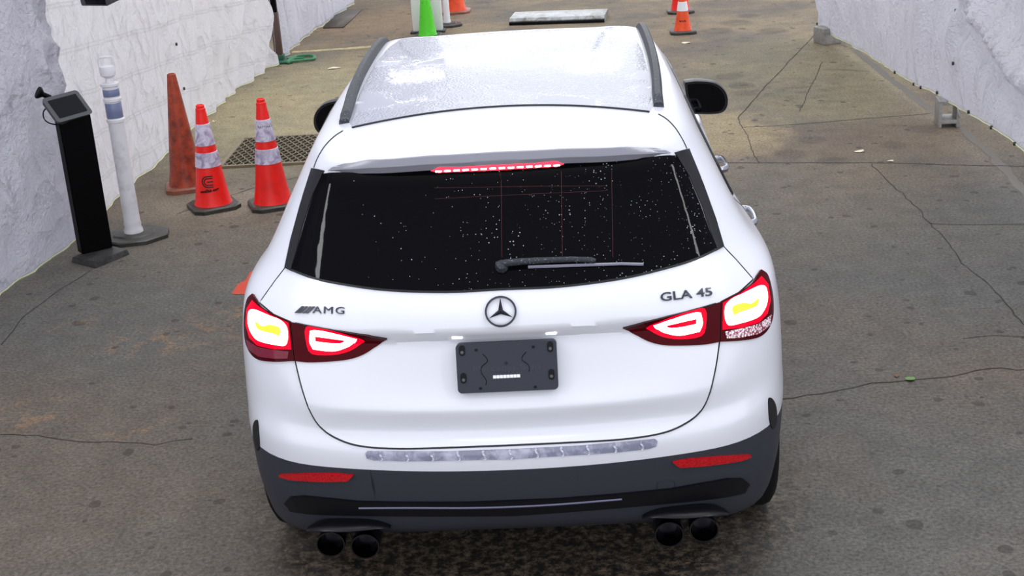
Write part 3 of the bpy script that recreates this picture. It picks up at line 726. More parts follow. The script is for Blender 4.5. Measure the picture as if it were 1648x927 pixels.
# plate bracket -------------------------------------------------------------------
def basis(px, py, mir_=False):
    l, n = hit(P2(px, py)); return l, n
l, n = hit(P2(816, 590)); 
pc = at(816, 590, 1, .066); pn = Vector((0, -math.cos(math.radians(14)), math.sin(math.radians(14)))); pu = Vector((0, -pn.z, -pn.y)); pu = Vector((0, math.sin(math.radians(14)), math.cos(math.radians(14))))
Rm = Matrix(((1, 0, 0), (0, -pn.y, pu.y), (0, -pn.z, pu.z))).to_3x3()
Rm = Matrix((Vector((1, 0, 0)), -pn, pu)).transposed()     # columns: right, into body, up
def onplate(x, z, d=0): return pc + Vector((1, 0, 0))*x + pu*z + pn*d
def rounded(bm, w_, h_, r, d0, d1, cx=0, cz=0, seg=6):
    out = []
    for sx, sz, a0 in ((1, 1, 0), (-1, 1, 90), (-1, -1, 180), (1, -1, 270)):
        for k in range(seg+1):
            a = math.radians(a0+90*k/seg); out.append((cx+sx*(w_/2-r)+r*math.cos(a), cz+sz*(h_/2-r)+r*math.sin(a)))
    A = [bm.verts.new(onplate(x, z, d0)) for x, z in out]; B = [bm.verts.new(onplate(x, z, d1)) for x, z in out]
    bm.faces.new(A[::-1]); bm.faces.new(B)
    for i in range(len(A)): bm.faces.new((A[i], A[(i+1) % len(A)], B[(i+1) % len(A)], B[i]))
PW, PH = .318, .158
bm = bmesh.new(); rounded(bm, PW, PH, .014, -.03, .006); br = bmobj('plate_bracket', bm, M['platem']); attach(br, tailgate)
for x in (-.139, .139):
    for z in (.058, -.030):
        bm = bmesh.new(); rounded(bm, .019, .034, .0094, .004, .0085, x, z); o = bmobj('bolt_slot', bm, M['platefr']); attach(o, br)
        bm = bmesh.new(); rounded(bm, .010, .010, .0045, .004, .0105, x, z-.005); o = bmobj('bolt', bm, M['alloy']); attach(o, br)
for x, z in ((-.094, .058), (.086, .060), (-.087, -.065), (.086, -.068)):
    bm = bmesh.new(); rounded(bm, .009, .008, .003, .004, .0085, x, z); o = bmobj('screw', bm, M['platefr']); attach(o, br)
for k in range(8):   # small white sticker of characters
    bm = bmesh.new(); rounded(bm, .0098, .010, .0008, .005, .0072, -.0405+k*.0108, -.030); o = bmobj('sticker_cell', bm, M['white']); attach(o, br)
for x0, s_ in ((-.075, 1), (.063, -1)):   # dirty water runs on the bracket
    pts = [onplate(x0+.008*math.sin(k*1.1)*s_+.004*k*s_*(k < 3), .045-.0125*k, .0062) for k in range(9 if s_ > 0 else 6)]
    bm = bmesh.new(); tube(bm, catmull(pts, 4), .0014, 5); o = bmobj('water_run', bm, M['platefr']); attach(o, br)
def text(name, s, size, place, m, parent, ext=.0012, shear=0, bold=.0, sx=1, sc_=1.0):
    cu = bpy.data.curves.new('t', 'FONT'); cu.body = s; cu.size = size; cu.extrude = ext; cu.offset = bold; cu.align_x = 'CENTER'; cu.align_y = 'CENTER'; cu.shear = shear
    cu.resolution_u = 3; cu.space_character = sc_
    to = bpy.data.objects.new('t', cu); COL.objects.link(to)
    dg = bpy.context.evaluated_depsgraph_get(); dg.update()
    me_ = bpy.data.meshes.new_from_object(to.evaluated_get(dg)); bpy.data.objects.remove(to)
    for v in me_.vertices: v.co = place(v.co.x*sx, v.co.y, v.co.z)
    me_.materials.clear(); me_.materials.append(m)
    o = bpy.data.objects.new(name, me_); COL.objects.link(o); 
    if parent: attach(o, parent)
    return o
M['emboss'] = mat('embossed_lettering', (.022, .026, .038), .5)
text('embossed_name', 'Mercedes-Benz', .026, lambda x, y, z: onplate(x, y-.003, .0062+z*.3), M['emboss'], br, sx=1.35)
text('embossed_name', '*', .03, lambda x, y, z: onplate(x-.002, y+.006, .0062+z*.3), M['platefr'], br)
# plate lamps
for px in (736, 887):
    c = P2(px, 541 if px < 800 else 534); l, n = hit(c); bm = bmesh.new(); box(bm, l+n*.003, (.034, .012, .010), bev=.003); attach(bmobj('plate_lamp', bm, M['lampwhite']), tailgate)
# badges ----------------------------------------------------------------------------
def on_tail(px, py, ang=0):
    """placing function: local (x right, y up, z out) around a photo point, wrapped onto the body"""
    c = P2(px, py); ca, sa = math.cos(ang), math.sin(ang)
    def f(x, y, z):
        l, n = hit((c[0]+x*ca-y*sa, c[1]+x*sa+y*ca)); return l + n*(.0065+z)
    return f
cs0, cn0 = hit(P2(806, 502)); cn0 = Vector((0, cn0.y, cn0.z)).normalized(); cu0 = Vector((0, -cn0.z, cn0.y)) * (1 if cn0.y > 0 else -1)
def f(x, y, z): return cs0 + Vector((1, 0, 0))*x + cu0*y + cn0*(.0075+z)
star = None; bm = bmesh.new(); N_ = 48; R1, R2 = .0500, .0435
rg_ = [[bm.verts.new(f(r*math.cos(2*PI*k/N_), r*math.sin(2*PI*k/N_), z)) for k in range(N_)] for r, z in ((R1, -.002), (R1-.001, .005), (R2+.001, .005), (R2, -.002))]
for a, b in zip(rg_, rg_[1:]):
    for k in range(N_): bm.faces.new((a[k], b[k], b[(k+1) % N_], a[(k+1) % N_]))
star = bmobj('star_badge', bm, M['badge']); attach(star, tailgate)
bm = bmesh.new()
for k in range(3):
    a = PI/2+k*2*PI/3; tip = (R2*math.cos(a), R2*math.sin(a)); l_ = (.0085*math.cos(a+PI/3), .0085*math.sin(a+PI/3)); r_ = (.0085*math.cos(a-PI/3), .0085*math.sin(a-PI/3))
    C_ = bm.verts.new(f(0, 0, .009)); T_ = bm.verts.new(f(*tip, .004)); L_ = bm.verts.new(f(*l_, .001)); R_ = bm.verts.new(f(*r_, .001)); bm.faces.new((C_, L_, T_)); bm.faces.new((C_, T_, R_))
attach(bmobj('star_arms', bm, M['badge'], auto=False), star)
f = on_tail(519, 500, math.radians(-4.5))
text('letter_badge', 'AMG', .031, lambda x, y, z: f(x+.024, y, z), M['badge'], tailgate, sx=1.5, bold=0, ext=.002, sc_=1.15)
bm = bmesh.new(); x0 = -.079
for k in range(4):
    w_ = .008; q = [(x0+k*.0125-.012, -.011), (x0+k*.0125-.012+w_+(.004 if k == 0 else 0), -.011), (x0+k*.0125+.012+w_, .011), (x0+k*.0125+.012, .011)]
    A = [bm.verts.new(f(a, b, -.001)) for a, b in q]; B = [bm.verts.new(f(a, b, .003)) for a, b in q]; bm.faces.new(B)
    for i in range(4): bm.faces.new((A[i], A[(i+1) % 4], B[(i+1) % 4], B[i]))
attach(bmobj('stripe_badge', bm, M['badge']), tailgate)
f = on_tail(1104, 475, math.radians(4))
text('letter_badge', 'GLA 45', .037, lambda x, y, z: f(x, y, z), M['badge'], tailgate, sx=1.45, bold=.0004, ext=.002)
# wiper ---------------------------------------------------------------------------------
def glass_pt(px, py, h=.012): l, n = hit(P2(px, py)); return l + n*(.008+h)
bm = bmesh.new(); P = [glass_pt(a, b, c) for a, b, c in ((800, 429, .012), (815, 428, .024), (840, 426, .026), (880, 424, .026), (920, 422.5, .026), (950, 423, .024), (957, 424, .022))]
tube(bm, P, [(.006, .010), (.010, .012), (.009, .011), (.0075, .010), (.007, .009), (.007, .009), (.005, .006)], 10); arm = bmobj('wiper', bm, M['rail']); attach(arm, tailgate)
bm = bmesh.new(); lathe(bm, [(.020, -.004), (.021, .010), (.015, .022), (.005, .025)], 20, mtx=Matrix.Rotation(math.radians(50), 3, 'X').to_4x4()); bmesh.ops.translate(bm, verts=bm.verts, vec=glass_pt(808, 431, 0)); attach(bmobj('wiper_pivot', bm, M['rail']), arm)
bm = bmesh.new(); tube(bm, [glass_pt(850, 432, .006), glass_pt(955, 429, .010), glass_pt(1000, 427.5, .010), glass_pt(1034, 428, .008)], [(.003, .005)]*4, 8); M['blade'] = mat('wiper_blade_grey', (.20, .20, .27), .25); attach(bmobj('wiper_blade', bm, M['blade']), arm)
# bumper ledge protector ------------------------------------------------------------------
sp_r = half([(1054, 706), (1058, 710), (1056, 718), (1045, 722), (1000, 727), (950, 731), (880, 735)]); sp_t = half([(870, 720), (930, 717), (1000, 711)])
M['ribm'] = mat('pale_plastic_rib', (.55, .56, .66), .15)
prot = patch('ledge_protector', sp_r + [(0, P2(820, 739)[1])] + mir(sp_r) + mir(sp_t)[::1] + [(0, P2(820, 722.5)[1])] + sp_t, M['plastic'], .003, .006, .010)
for px in (613, 655, 695, 738, 779, 822, 864, 905, 947, 990, 1033):
    x = P2(px, 725)[0]; t = abs(x)/.47; zc = P2(820, 731)[1] + (P2(1040, 714)[1]-P2(820, 731)[1])*t**2
    bm = bmesh.new(); pts = []
    for k in range(7): l, n = hit((x+.004*math.sin(k), zc-.015+.030*k/6)); pts.append(l+n*.004)
    tube(bm, pts, (.005, .003), 8); attach(bmobj('rib', bm, M['ribm']), prot)
# white crease lip near the tailgate bottom, cladding gap ------------------------------------
# reflectors, lower bumper grooves --------------------------------------------------------------
rfl = half([(1082, 742), (1110, 737), (1160, 733), (1205, 730.5), (1206, 734), (1190, 740), (1130, 748), (1092, 750)])
for s_ in (False, True): patch('red_reflector', rfl, M['reflector'], .011, .014, .0065, flipx=s_)
g_r = half([(900, 801), (1000, 793), (1080, 785), (1130, 776), (1170, 769), (1194, 769), (1204, 777), (1196, 791), (1168, 797), (1120, 803), (1000, 814), (900, 822)])
gro = patch('bumper_groove', [(0, P2(825, 804)[1])] + g_r + [(0, P2(825, 827)[1])] + mir(g_r), M['clad_dark'], .011, .014, .012)
s1 = half([(900, 808), (1000, 800), (1080, 794), (1140, 787)]); M['blade_trim'] = mat('gloss_strip', (.13, .13, .20), .15, .5)
seam('groove_strip', mir(s1)[1:] + [(0, P2(825, 812)[1])] + s1[:2], .0042, parent=gro, smooth_poly=3, sink=-.011, m=M['blade_trim'])
tow = half([(1057, 792), (1058, 777), (1064, 773), (1080, 772), (1086, 776), (1086, 786)])
seam('tow_cover_gap', tow, .0013, smooth_poly=0, sink=-.0004)
# side bumper vents --------------------------------------------------------------------------------
vt = half([(1236, 642), (1241, 641), (1246.5, 650), (1249, 665), (1248, 681), (1244, 690), (1239, 683), (1236.5, 665)])
vo = half([(1231, 640), (1242, 634), (1250, 646), (1253, 666), (1251, 686), (1244, 698), (1236, 690), (1232, 666)])
for s_ in (False, True):
    v0 = patch('bumper_vent', vt, M['pit'], .004, .006, .008, flipx=s_, smooth_poly=3)
# exhaust -------------------------------------------------------------------------------------------
for px, py in ((1133, 852), (1077, 860)):
    c = at(px, py, 1, -.005)
    for s_ in (1, -1):
        cx = c.x*s_
        bm = bmesh.new(); mt = Matrix.Rotation(math.radians(90), 4, 'X') @ Matrix.Diagonal((1.0, .92, 1, 1))
        lathe(bm, [(.044, -.20), (.047, -.02), (.0485, 0), (.0475, .004), (.043, .004), (.041, -.01), (.040, -.12)], 36, mtx=mt, cap0=False, cap1=True)
        bmesh.ops.rotate(bm, verts=bm.verts, matrix=Matrix.Rotation(math.radians(-6), 3, 'X'), cent=(0, 0, 0))
        bmesh.ops.translate(bm, verts=bm.verts, vec=(cx, c.y, c.z)); tp = bmobj('tailpipe', bm, M['tailpipe']); attach(tp, car)
# hood over the pipes
for s_ in (1, -1):
    c1 = at(1105, 838, 1, .0); bm = bmesh.new(); P = []
    for k in range(13):
        t = k/12*2-1; P.append(Vector(((c1.x + .135*t)*s_, .060-.02*(1-t*t), c1.z+.012-.02*t**4)))
    tube(bm, P, [((.045)*(1-.5*abs(k/6-1)**3), .014*(1-.6*abs(k/6-1)**3)) for k in range(13)], 12); attach(bmobj('exhaust_surround', bm, M['clad_dark']), car)
# wheels -----------------------------------------------------------------------------------------------
def wheel(x, y):
    s_ = 1 if x > 0 else -1
    rt = Matrix.Rotation(math.radians(90*s_), 4, 'Y')
    bm = bmesh.new(); Rr = .352; wd = .125
    lathe(bm, [(.245, -wd+.01), (.27, -wd), (.32, -wd+.002), (.343, -wd+.018), (Rr, -wd+.04), (Rr, wd-.04), (.343, wd-.018), (.32, wd-.002), (.27, wd), (.245, wd-.01)], 64, mtx=rt)
    bmesh.ops.translate(bm, verts=bm.verts, vec=(x, y, Rr)); ty = bmobj('wheel', bm, M['rubber']); attach(ty, car)
    bm = bmesh.new(); lathe(bm, [(.244, wd-.03), (.244, wd+.001), (.235, wd+.004), (.228, wd-.03), (.07, wd-.045), (.055, wd-.01), (.0, wd-.008)], 48, mtx=rt, cap1=False)
    for k in range(10):
        a = 2*PI*k/10+.1
        box(bm, rt.to_3x3() @ Vector((.148*math.cos(a), .148*math.sin(a), wd-.015)), (.17, .022, .03), rt.to_3x3() @ Matrix.Rotation(a, 3, 'Z'), .004)
    bmesh.ops.translate(bm, verts=bm.verts, vec=(x, y, Rr)); attach(bmobj('rim', bm, M['alloy']), ty)
    return ty
ws = [wheel(sx*.797, y) for sx in (1, -1) for y in (.76, 3.49)]
# wheel arches cut out of the shell
for y in (.76, 3.49):
    for sx in (1, -1):
        bm = bmesh.new(); lathe(bm, [(.388, -.25), (.388, .25)], 48, mtx=Matrix.Rotation(math.radians(90), 4, 'Y')); bmesh.ops.translate(bm, verts=bm.verts, vec=(sx*.88, y, .35))
        cut = bmobj('cut', bm, M['pit']); md = shell.modifiers.new('b', 'BOOLEAN'); md.object = cut; md.operation = 'DIFFERENCE'; md.solver = 'EXACT'
        md.material_mode = 'TRANSFER'; apply_mods(shell); bpy.data.objects.remove(cut)
# side windows, door seams, handles ----------------------------------------------------------------------
swr = [(.80, 1.185), (.95, 1.135), (1.5, 1.105), (2.2, 1.09), (2.75, 1.085), (2.60, 1.20), (2.35, 1.36), (2.15, 1.435), (1.7, 1.455), (1.25, 1.440), (1.02, 1.39), (.86, 1.27)]
for s_ in (False, True):
    w0 = patch('side_window', swr, M['glass'], .003, .005, .03, mode='right', flipx=s_)
    seam_o = seam('window_trim', swr, .006, mode='left' if s_ else 'right', closed=True, parent=w0, m=M['trim'], smooth_poly=0, sink=-.003)
for md_ in ('right', 'left'):
    seam('door_gap', [(1.02, 1.10), (1.10, .98), (1.17, .80), (1.20, .60), (1.22, .34)], .0025, mode=md_)
    seam('door_gap', [(1.98, 1.08), (1.96, .70), (1.97, .34)], .0025, mode=md_)
    seam('door_gap', [(2.98, 1.0), (3.05, .80), (3.02, .34)], .0025, mode=md_)
for y, z in ((1.30, .935), (2.12, .925)):
    for s_ in (1, -1):
        l, n = hit((y, z), mode='right'); bm = bmesh.new()
        P = [l+Vector((-.008, -.10, 0)), l+Vector((.026, -.085, .002)), l+Vector((.034, -.03, .002)), l+Vector((.034, .05, 0)), l+Vector((.024, .095, 0)), l+Vector((-.008, .105, 0))]
        tube(bm, catmull(P, 4), (.010, .015), 10)
        if s_ < 0: bmesh.ops.transform(bm, matrix=Matrix.Diagonal((-1, 1, 1, 1)), verts=bm.verts)
        attach(bmobj('door_handle', bm, M['chrome']), car)
# door mirrors ----------------------------------------------------------------------------------------------
def mirror(s_):
    c = Vector((.915, 2.74, 1.095)); prof = [(-.105, .075), (-.085, .085), (-.03, .086), (.04, .072), (.085, .035), (.102, -.012), (.092, -.058), (.055, -.078), (-.03, -.076), (-.075, -.066), (-.095, .0)]
    pr = [(p.x, p.y) for p in catmull([(a, b, 0) for a, b in prof], 4, True)]
    def shell_(rngs, m, nm, par, capf=True):
        bm = bmesh.new(); R = []
        for sc, y, ox in rngs: R.append([bm.verts.new(((c.x+ox+a*sc)*s_, c.y+y-.25*(a if a > 0 else 0)*0, c.z+b*sc)) for a, b in pr])
        for a, b in zip(R, R[1:]):
            for k in range(len(pr)): bm.faces.new((a[k], a[(k+1) % len(pr)], b[(k+1) % len(pr)], b[k]))
        if capf: bm.faces.new(R[0]); 
        bm.faces.new(R[-1][::-1]); o = bmobj(nm, bm, m); attach(o, par); return o
    h = shell_([(.93, -.030, 0), (1.0, -.036, 0), (1.03, -.015, 0), (1.03, .02, 0), (.95, .06, -.004), (.75, .095, -.01), (.4, .112, -.015)], M['trim'], 'door_mirror', car)
    shell_([(.88, -.0335, 0), (.88, -.030, 0)], M['mirror'], 'mirror_glass', h)
    bm = bmesh.new(); tube(bm, [Vector((.80*s_, 2.74, 1.03)), Vector((.85*s_, 2.75, 1.04)), Vector((.90*s_, 2.76, 1.05))], (.035, .022), 10); attach(bmobj('mirror_arm', bm, M['trim']), h)
M['mirror'] = mat('mirror_surface', (.02, .02, .025), .02, 1)
mirror(1); mirror(-1)
# windscreen, head lamps, grille at the front (seen only from elsewhere)
ws_p = [(-.60, 2.62), (-.50, 2.50), (0, 2.46), (.50, 2.50), (.60, 2.62), (.68, 3.05), (.50, 3.22), (0, 3.28), (-.50, 3.22), (-.68, 3.05)]
patch('windscreen', ws_p, M['glass'], .003, .006, .04, mode='top')
# ================================================================== OBJECTS
attach(shell, car)
def cone(label, loc, h, r0, r1, base, bt, m, mb, collars=(), rz=0, cat='traffic cone', group=None, lip=True, name='traffic_cone'):
    t = thing(name, label, cat, loc, rz, group)
    bm = bmesh.new(); z0 = bt
    def rad(z): return r0 + (r1-r0)*(z-z0)/(h-z0)
    prof = [(rad(z0)+.012, z0-.004), (rad(z0)+.004, z0+.012)] + [(rad(z0+(h-z0)*k/8), z0+(h-z0)*k/8) for k in range(1, 8)]
    if lip: prof += [(rad(h*.93), h*.93), (r1+.006, h*.935), (r1+.005, h*.965), (r1, h*.97)]
    prof += [(r1*.98, h-.004), (r1*.8, h), (r1*.7, h-.02)]
    lathe(bm, prof, 40); bmobj('cone_body', bm, m, t)
    bm = bmesh.new(); o_ = []
    b2 = base/2; ch = base*.16
    P = [(b2-ch, -b2), (b2, -b2+ch), (b2, b2-ch), (b2-ch, b2), (-b2+ch, b2), (-b2, b2-ch), (-b2, -b2+ch), (-b2+ch, -b2)]
    A = [bm.verts.new((x, y, 0)) for x, y in P]; B = [bm.verts.new((x, y, bt*.7)) for x, y in P]; C_ = [bm.verts.new((x*.93, y*.93, bt)) for x, y in P]
    for a, b in ((A, B), (B, C_)):
        for i in range(8): bm.faces.new((a[i], a[(i+1) % 8], b[(i+1) % 8], b[i]))
    bm.faces.new(A[::-1]); bm.faces.new(C_); bmobj('base', bm, mb, t)
    for a, b in collars:
        bm = bmesh.new(); lathe(bm, [(rad(a)+.0005, a), (rad(a)+.004, a+.002), (rad(b)+.004, b-.002), (rad(b)+.0005, b)], 40, cap0=False, cap1=False); bmobj('reflective_collar', bm, M['refl'], t)
    return t, rad
def on_cone(t, rad, az, zc):
    """wraps a flat drawing (x, y) round the cone at azimuth az"""
    def f(x, y, z):
        zz = zc+y; r = rad(zz)+.0015+z; a = az + x/r; return Vector((r*math.cos(a), r*math.sin(a), zz))
    return f
pA = at(344, 329, 2, .02); pB = at(440, 326, 2, .02); pC = at(302, 299, 2, .02)
cA, radA = cone('orange traffic cone with white collars and black printed logo, middle of the three', (pA.x, pA.y, 0), .71, .118, .028, .32, .035, M['cone'], M['base'], [(.44, .585), (.295, .395)], math.radians(28))
cB, radB = cone('orange traffic cone with scuffed white collars and no logo, nearest to the car', (pB.x, pB.y, 0), .735, .122, .028, .32, .035, M['cone'], M['base'], [(.455, .60), (.305, .405)], math.radians(20))
cC, radC = cone('faded dirty orange traffic cone without collars, half behind the logo cone', (pC.x, pC.y, 0), .83, .122, .030, .30, .04, M['cone_old'], M['cone_oldb'], [], math.radians(15), lip=False)
# the printed logo: open rings of strokes and a line of letters
az = math.atan2(CAM.y-pA.y, CAM.x-pA.x) - math.radians(28) - .18
f = on_cone(cA, radA, az, .205)
def ccurve(R, gap, th):
    pts = [(.028*1.2, R)] + [(R*math.cos(math.radians(a))-.004, R*math.sin(math.radians(a))) for a in range(90, 271, 20)] + [(.028*1.2, -R)]
    bm = bmesh.new(); P = catmull([(a, b, 0) for a, b in pts], 3)
    L_ = []
    for i, p in enumerate(P):
        d = (P[min(i+1, len(P)-1)]-P[max(i-1, 0)]).normalized(); n = Vector((-d.y, d.x, 0))*th/2
        L_.append((bm.verts.new(f(p.x+n.x, p.y+n.y, .001)), bm.verts.new(f(p.x-n.x, p.y-n.y, .001))))
    for a, b in zip(L_, L_[1:]): bm.faces.new((a[0], a[1], b[1], b[0]))
    return bmobj('logo_stroke', bm, M['ink'], cA, auto=False)
ccurve(.036, 0, .008); ccurve(.022, 0, .008)
bm = bmesh.new(); q = [(-.006, -.005), (.034, -.005), (.034, .004), (-.006, .004)]; vs = [bm.verts.new(f(a, b, .001)) for a, b in q]; bm.faces.new(vs); bmobj('logo_stroke', bm, M['ink'], cA, auto=False)
f2 = on_cone(cA, radA, az+.02, .145)
text('printed_name', 'contElab aorr', .026, lambda x, y, z: f2(x, y+.10*x, .001), M['ink'], None, bold=.0012, sx=.95).parent = cA
# faint scrawl on the upper collar of the scuffed cone
azB = math.atan2(CAM.y-pB.y, CAM.x-pB.x) - math.radians(20)
M['scrawl'] = mat('grey_scuff', (.20, .16, .22), .7)
f3 = on_cone(cB, radB, azB, .555); text('scuff_mark', 'AATTAA', .024, lambda x, y, z: f3(x, y, .004), M['scrawl'], None).parent = cB
# far cones
pD = at(1099, 50, 2, .02); pE = at(1095, 17, 2, .02); pF = at(733, 17, 2, .02); pG = at(690, 54, 2, .02)
cD, radD = cone('small orange traffic cone with bright white collar, in full view beyond the car', (pD.x, pD.y, 0), .46, .088, .022, .27, .035, M['cone_far'], M['base'], [], 0, group=None)
bm = bmesh.new(); lathe(bm, [(radD(.235)+.003, .235), (radD(.33)+.003, .33)], 30, cap0=False, cap1=False); bmobj('reflective_collar', bm, M['whiteboard'], cD)
f4 = on_cone(cD, radD, -PI/2-.1, .135); text('printed_line', 'M A R', .022, lambda x, y, z: f4(x, y, .001), M['ink'], None, bold=.0012, sx=1.2).parent = cD
cE, radE = cone('orange traffic cone mostly hidden right behind the small white-collared cone', (pE.x, pE.y, 0), .71, .10, .028, .30, .035, M['cone'], M['base'], [(.44, .585)], 0)
cF, radF = cone('orange traffic cone cut off by the top edge, right of the white posts', (pF.x, pF.y, 0), .71, .125, .028, .36, .03, M['cone_far'], M['cone_oldb'], [(.44, .585)], 0)
cG, radG = cone('lime green cone standing between the two white bollards beyond the roof', (pG.x, pG.y-.12, 0), .71, .095, .022, .30, .03, M['green'], M['base'], [], 0)
# white bollards
def bollard(px0, px1, y, label):
    a = at(px0, 55, 1, y); b = at(px1, 55, 1, y); wd = b.x-a.x
    t = thing('bollard', label, 'bollard', ((a.x+b.x)/2, y+wd/2, 0))
    bm = bmesh.new(); box(bm, (0, 0, .62), (wd, wd, 1.2), bev=.012); bmobj('post', bm, M['whiteboard'], t)
    bm = bmesh.new(); box(bm, (0, 0, .012), (wd*1.5, wd*1.5, .024), bev=.005); bmobj('base_plate', bm, M['grey_base'], t)
    bm = bmesh.new(); box(bm, (0, 0, 1.23), (wd*1.1, wd*1.1, .03), bev=.008); bmobj('cap', bm, M['whiteboard'], t)
bollard(665, 681, 11.45, 'square white bollard left of the lime green cone')
bollard(697, 713, 11.45, 'square white bollard right of the lime green cone')
def delineator(label, loc, h, r, bands, m, base_r, rz, ys=1.0, cs=32, bt=.03):
    t = thing('delineator_post', label, 'traffic post', loc, rz)
    bm = bmesh.new(); hs = h-.16
    prof = [(r*1.22, bt), (r*1.22, bt+.03), (r*1.05, bt+.05), (r*1.12, .10), (r*1.05, .12), (r*1.02, .2), (r*1.04, .24), (r*1.04, .26), (r, .28)]
    for z in bands['ridges']: prof += [(r, z-.014), (r*1.13, z-.010), (r*1.13, z+.006), (r*1.0, z+.010)]
    prof += [(r*1.0, hs-.02), (r*1.16, hs-.015), (r*1.16, hs), (r*.5, hs+.004), (r*.42, hs+.03), (r*.95, hs+.05), (r*1.0, hs+.085), (r*.9, hs+.105), (r*.3, hs+.11)]
    lathe(bm, prof, cs); bmobj('post', bm, m, t)
    for a, b in bands['reflect']:
        bm = bmesh.new(); lathe(bm, [(r*1.005, a), (r*1.03, a+.002), (r*1.03, b-.002), (r*1.005, b)], cs, cap0=False, cap1=False); bmobj('reflective_band', bm, M['reflb'], t)
    bm = bmesh.new(); tube(bm, [(-r*.85, 0, hs+.09), (-r*.85, 0, h-.006), (-r*.7, 0, h), (r*.7, 0, h), (r*.85, 0, h-.006), (r*.85, 0, hs+.09)], .0075, 8); bmobj('handle', bm, m, t)
    bm = bmesh.new(); P = [(base_r*math.cos(2*PI*(k+.5)/8)*1.15, base_r*math.sin(2*PI*(k+.5)/8)*.95) for k in range(8)]
    rg = [[bm.verts.new((x*s, y*s, z)) for x, y in P] for s, z in ((1, 0), (1, bt*.75), (.95, bt), (.62, bt*1.02), (.56, bt*1.35), (.2, bt*1.5))]
    for a, b in zip(rg, rg[1:]):
        for i in range(8): bm.faces.new((a[i], a[(i+1) % 8], b[(i+1) % 8], b[i]))
    bm.faces.new(rg[0][::-1]); bm.faces.new(rg[-1]); bmobj('base', bm, M['base'], t)
    return t
pH = at(216, 376, 2, .03)
delineator('tall white post with two blue grey bands and loop handle behind the kiosk', (pH.x, pH.y, 0), 1.165, .049, {'ridges': [.775, .905], 'reflect': [(.79, .885), (.925, 1.0-.03)]}, M['post'], .20, math.radians(12))
pI = at(717, 38, 2, .03)
delineator('slim white post on black rubber base between bollards and orange cone', (pI.x+.02, pI.y, 0), 1.165, .035, {'ridges': [.775, .905], 'reflect': [(.79, .885)]}, M['whiteboard'], .16, 0)
# tablet kiosk
kb = at(162, 402, 2, .03)
kt = thing('tablet_kiosk', 'black column stand with a tilted tablet on top, by the crumpled tarpaulin', 'kiosk', (kb.x, kb.y, 0))
def rel(v): return Vector(v)-kt.location
def hull_box(nm, lo, hi, m, par=kt, bev=.003):
    bm = bmesh.new(); A = [bm.verts.new(rel(p)) for p in lo]; B = [bm.verts.new(rel(p)) for p in hi]
    bm.faces.new(A[::-1]); bm.faces.new(B)
    for i in range(4): bm.faces.new((A[i], A[(i+1) % 4], B[(i+1) % 4], B[i]))
    if bev: bmesh.ops.bevel(bm, geom=list(bm.edges), offset=bev, segments=2, affect='EDGES')
    return bmobj(nm, bm, m, par)
c0 = at(113, 414, 2, .035); c1 = at(152, 425, 2, .03); c2 = at(208, 402, 2, .03); ux = (c2-c1); uy = (c0-c1); c3 = c1+ux+uy
cs_ = [Vector((p.x, p.y, 0)) for p in (c1, c2, c3, c0)]; cen = sum(cs_, Vector())/4
hull_box('base_plate', cs_, [Vector((cen.x+(p.x-cen.x)*.93, cen.y+(p.y-cen.y)*.93, .035)) for p in cs_], M['grey_base'])
cl = at(133, 410, 2, .035); crr = at(182, 398, 2, .035); wv = (crr-cl); wv.z = 0; dv = Vector((-wv.y, wv.x, 0)).normalized()*.085
top_z = .88
bot = [Vector((p.x, p.y, .034)) for p in (cl, crr, crr+dv, cl+dv)]
hull_box('column', bot, [Vector((p.x, p.y, top_z)) for p in bot], M['black'], bev=.006)
TL = at(68, 159, 2, 1.02); TR = at(124, 145, 2, 1.02); BR = at(149, 181, 2, .89); BL = at(93, 198, 2, .89)
cc = (TL+TR+BR+BL)/4; ax = ((TR-TL)+(BR-BL)).normalized(); ay = ((TL-BL)+(TR-BR)); ay = (ay-ax*ay.dot(ax)).normalized(); az_ = ax.cross(ay)
wt = ((TR-TL).length+(BR-BL).length)/2; ht = ((TL-BL).length+(TR-BR).length)/2
def tb(nm, w_, h_, d0, d1, m, r=.02, cx=0, cy=0, par=kt, taper=1):
    bm = bmesh.new(); out = []
    for sx, sy, a0 in ((1, 1, 0), (-1, 1, 90), (-1, -1, 180), (1, -1, 270)):
        for k in range(6): a = math.radians(a0+18*k); out.append((sx*(w_/2-r)+r*math.cos(a), sy*(h_/2-r)+r*math.sin(a)))
    A = [bm.verts.new(rel(cc+ax*(x*taper+cx)+ay*(y*taper+cy)+az_*d0)) for x, y in out]; B = [bm.verts.new(rel(cc+ax*(x+cx)+ay*(y+cy)+az_*d1)) for x, y in out]
    bm.faces.new(A[::-1]); bm.faces.new(B)
    for i in range(len(A)): bm.faces.new((A[i], A[(i+1) % len(A)], B[(i+1) % len(A)], B[i]))
    return bmobj(nm, bm, m, par)
hs_ = tb('tablet_housing', wt*1.02, ht*1.02, -.030, .0, M['tablet'], .022, taper=.92)
tb('screen', wt*.80, ht*.74, -.004, .0015, M['screen'], .006, par=hs_)
tb('mount', .10, .08, -.09, -.028, M['tablet'], .01, cy=-.02)
bm = bmesh.new(); a_ = cc - ax*(wt*.22) + ay*(ht*.52) - az_*.015; e_ = at(64, 150, 2, a_.z+.035)
tube(bm, [rel(a_), rel(a_.lerp(e_, .5)), rel(e_)], .016, 10); arm_ = bmobj('reader_arm', bm, M['black'], kt)
bm = bmesh.new(); dd = (e_-a_).normalized(); qt = dd.to_track_quat('Z', 'Y').to_matrix().to_4x4(); lathe(bm, [(.016, -.02), (.034, .0), (.037, .008), (.034, .016)], 20, mtx=qt); bmesh.ops.translate(bm, verts=bm.verts, vec=rel(e_)); bmobj('reader_head', bm, M['black'], arm_)
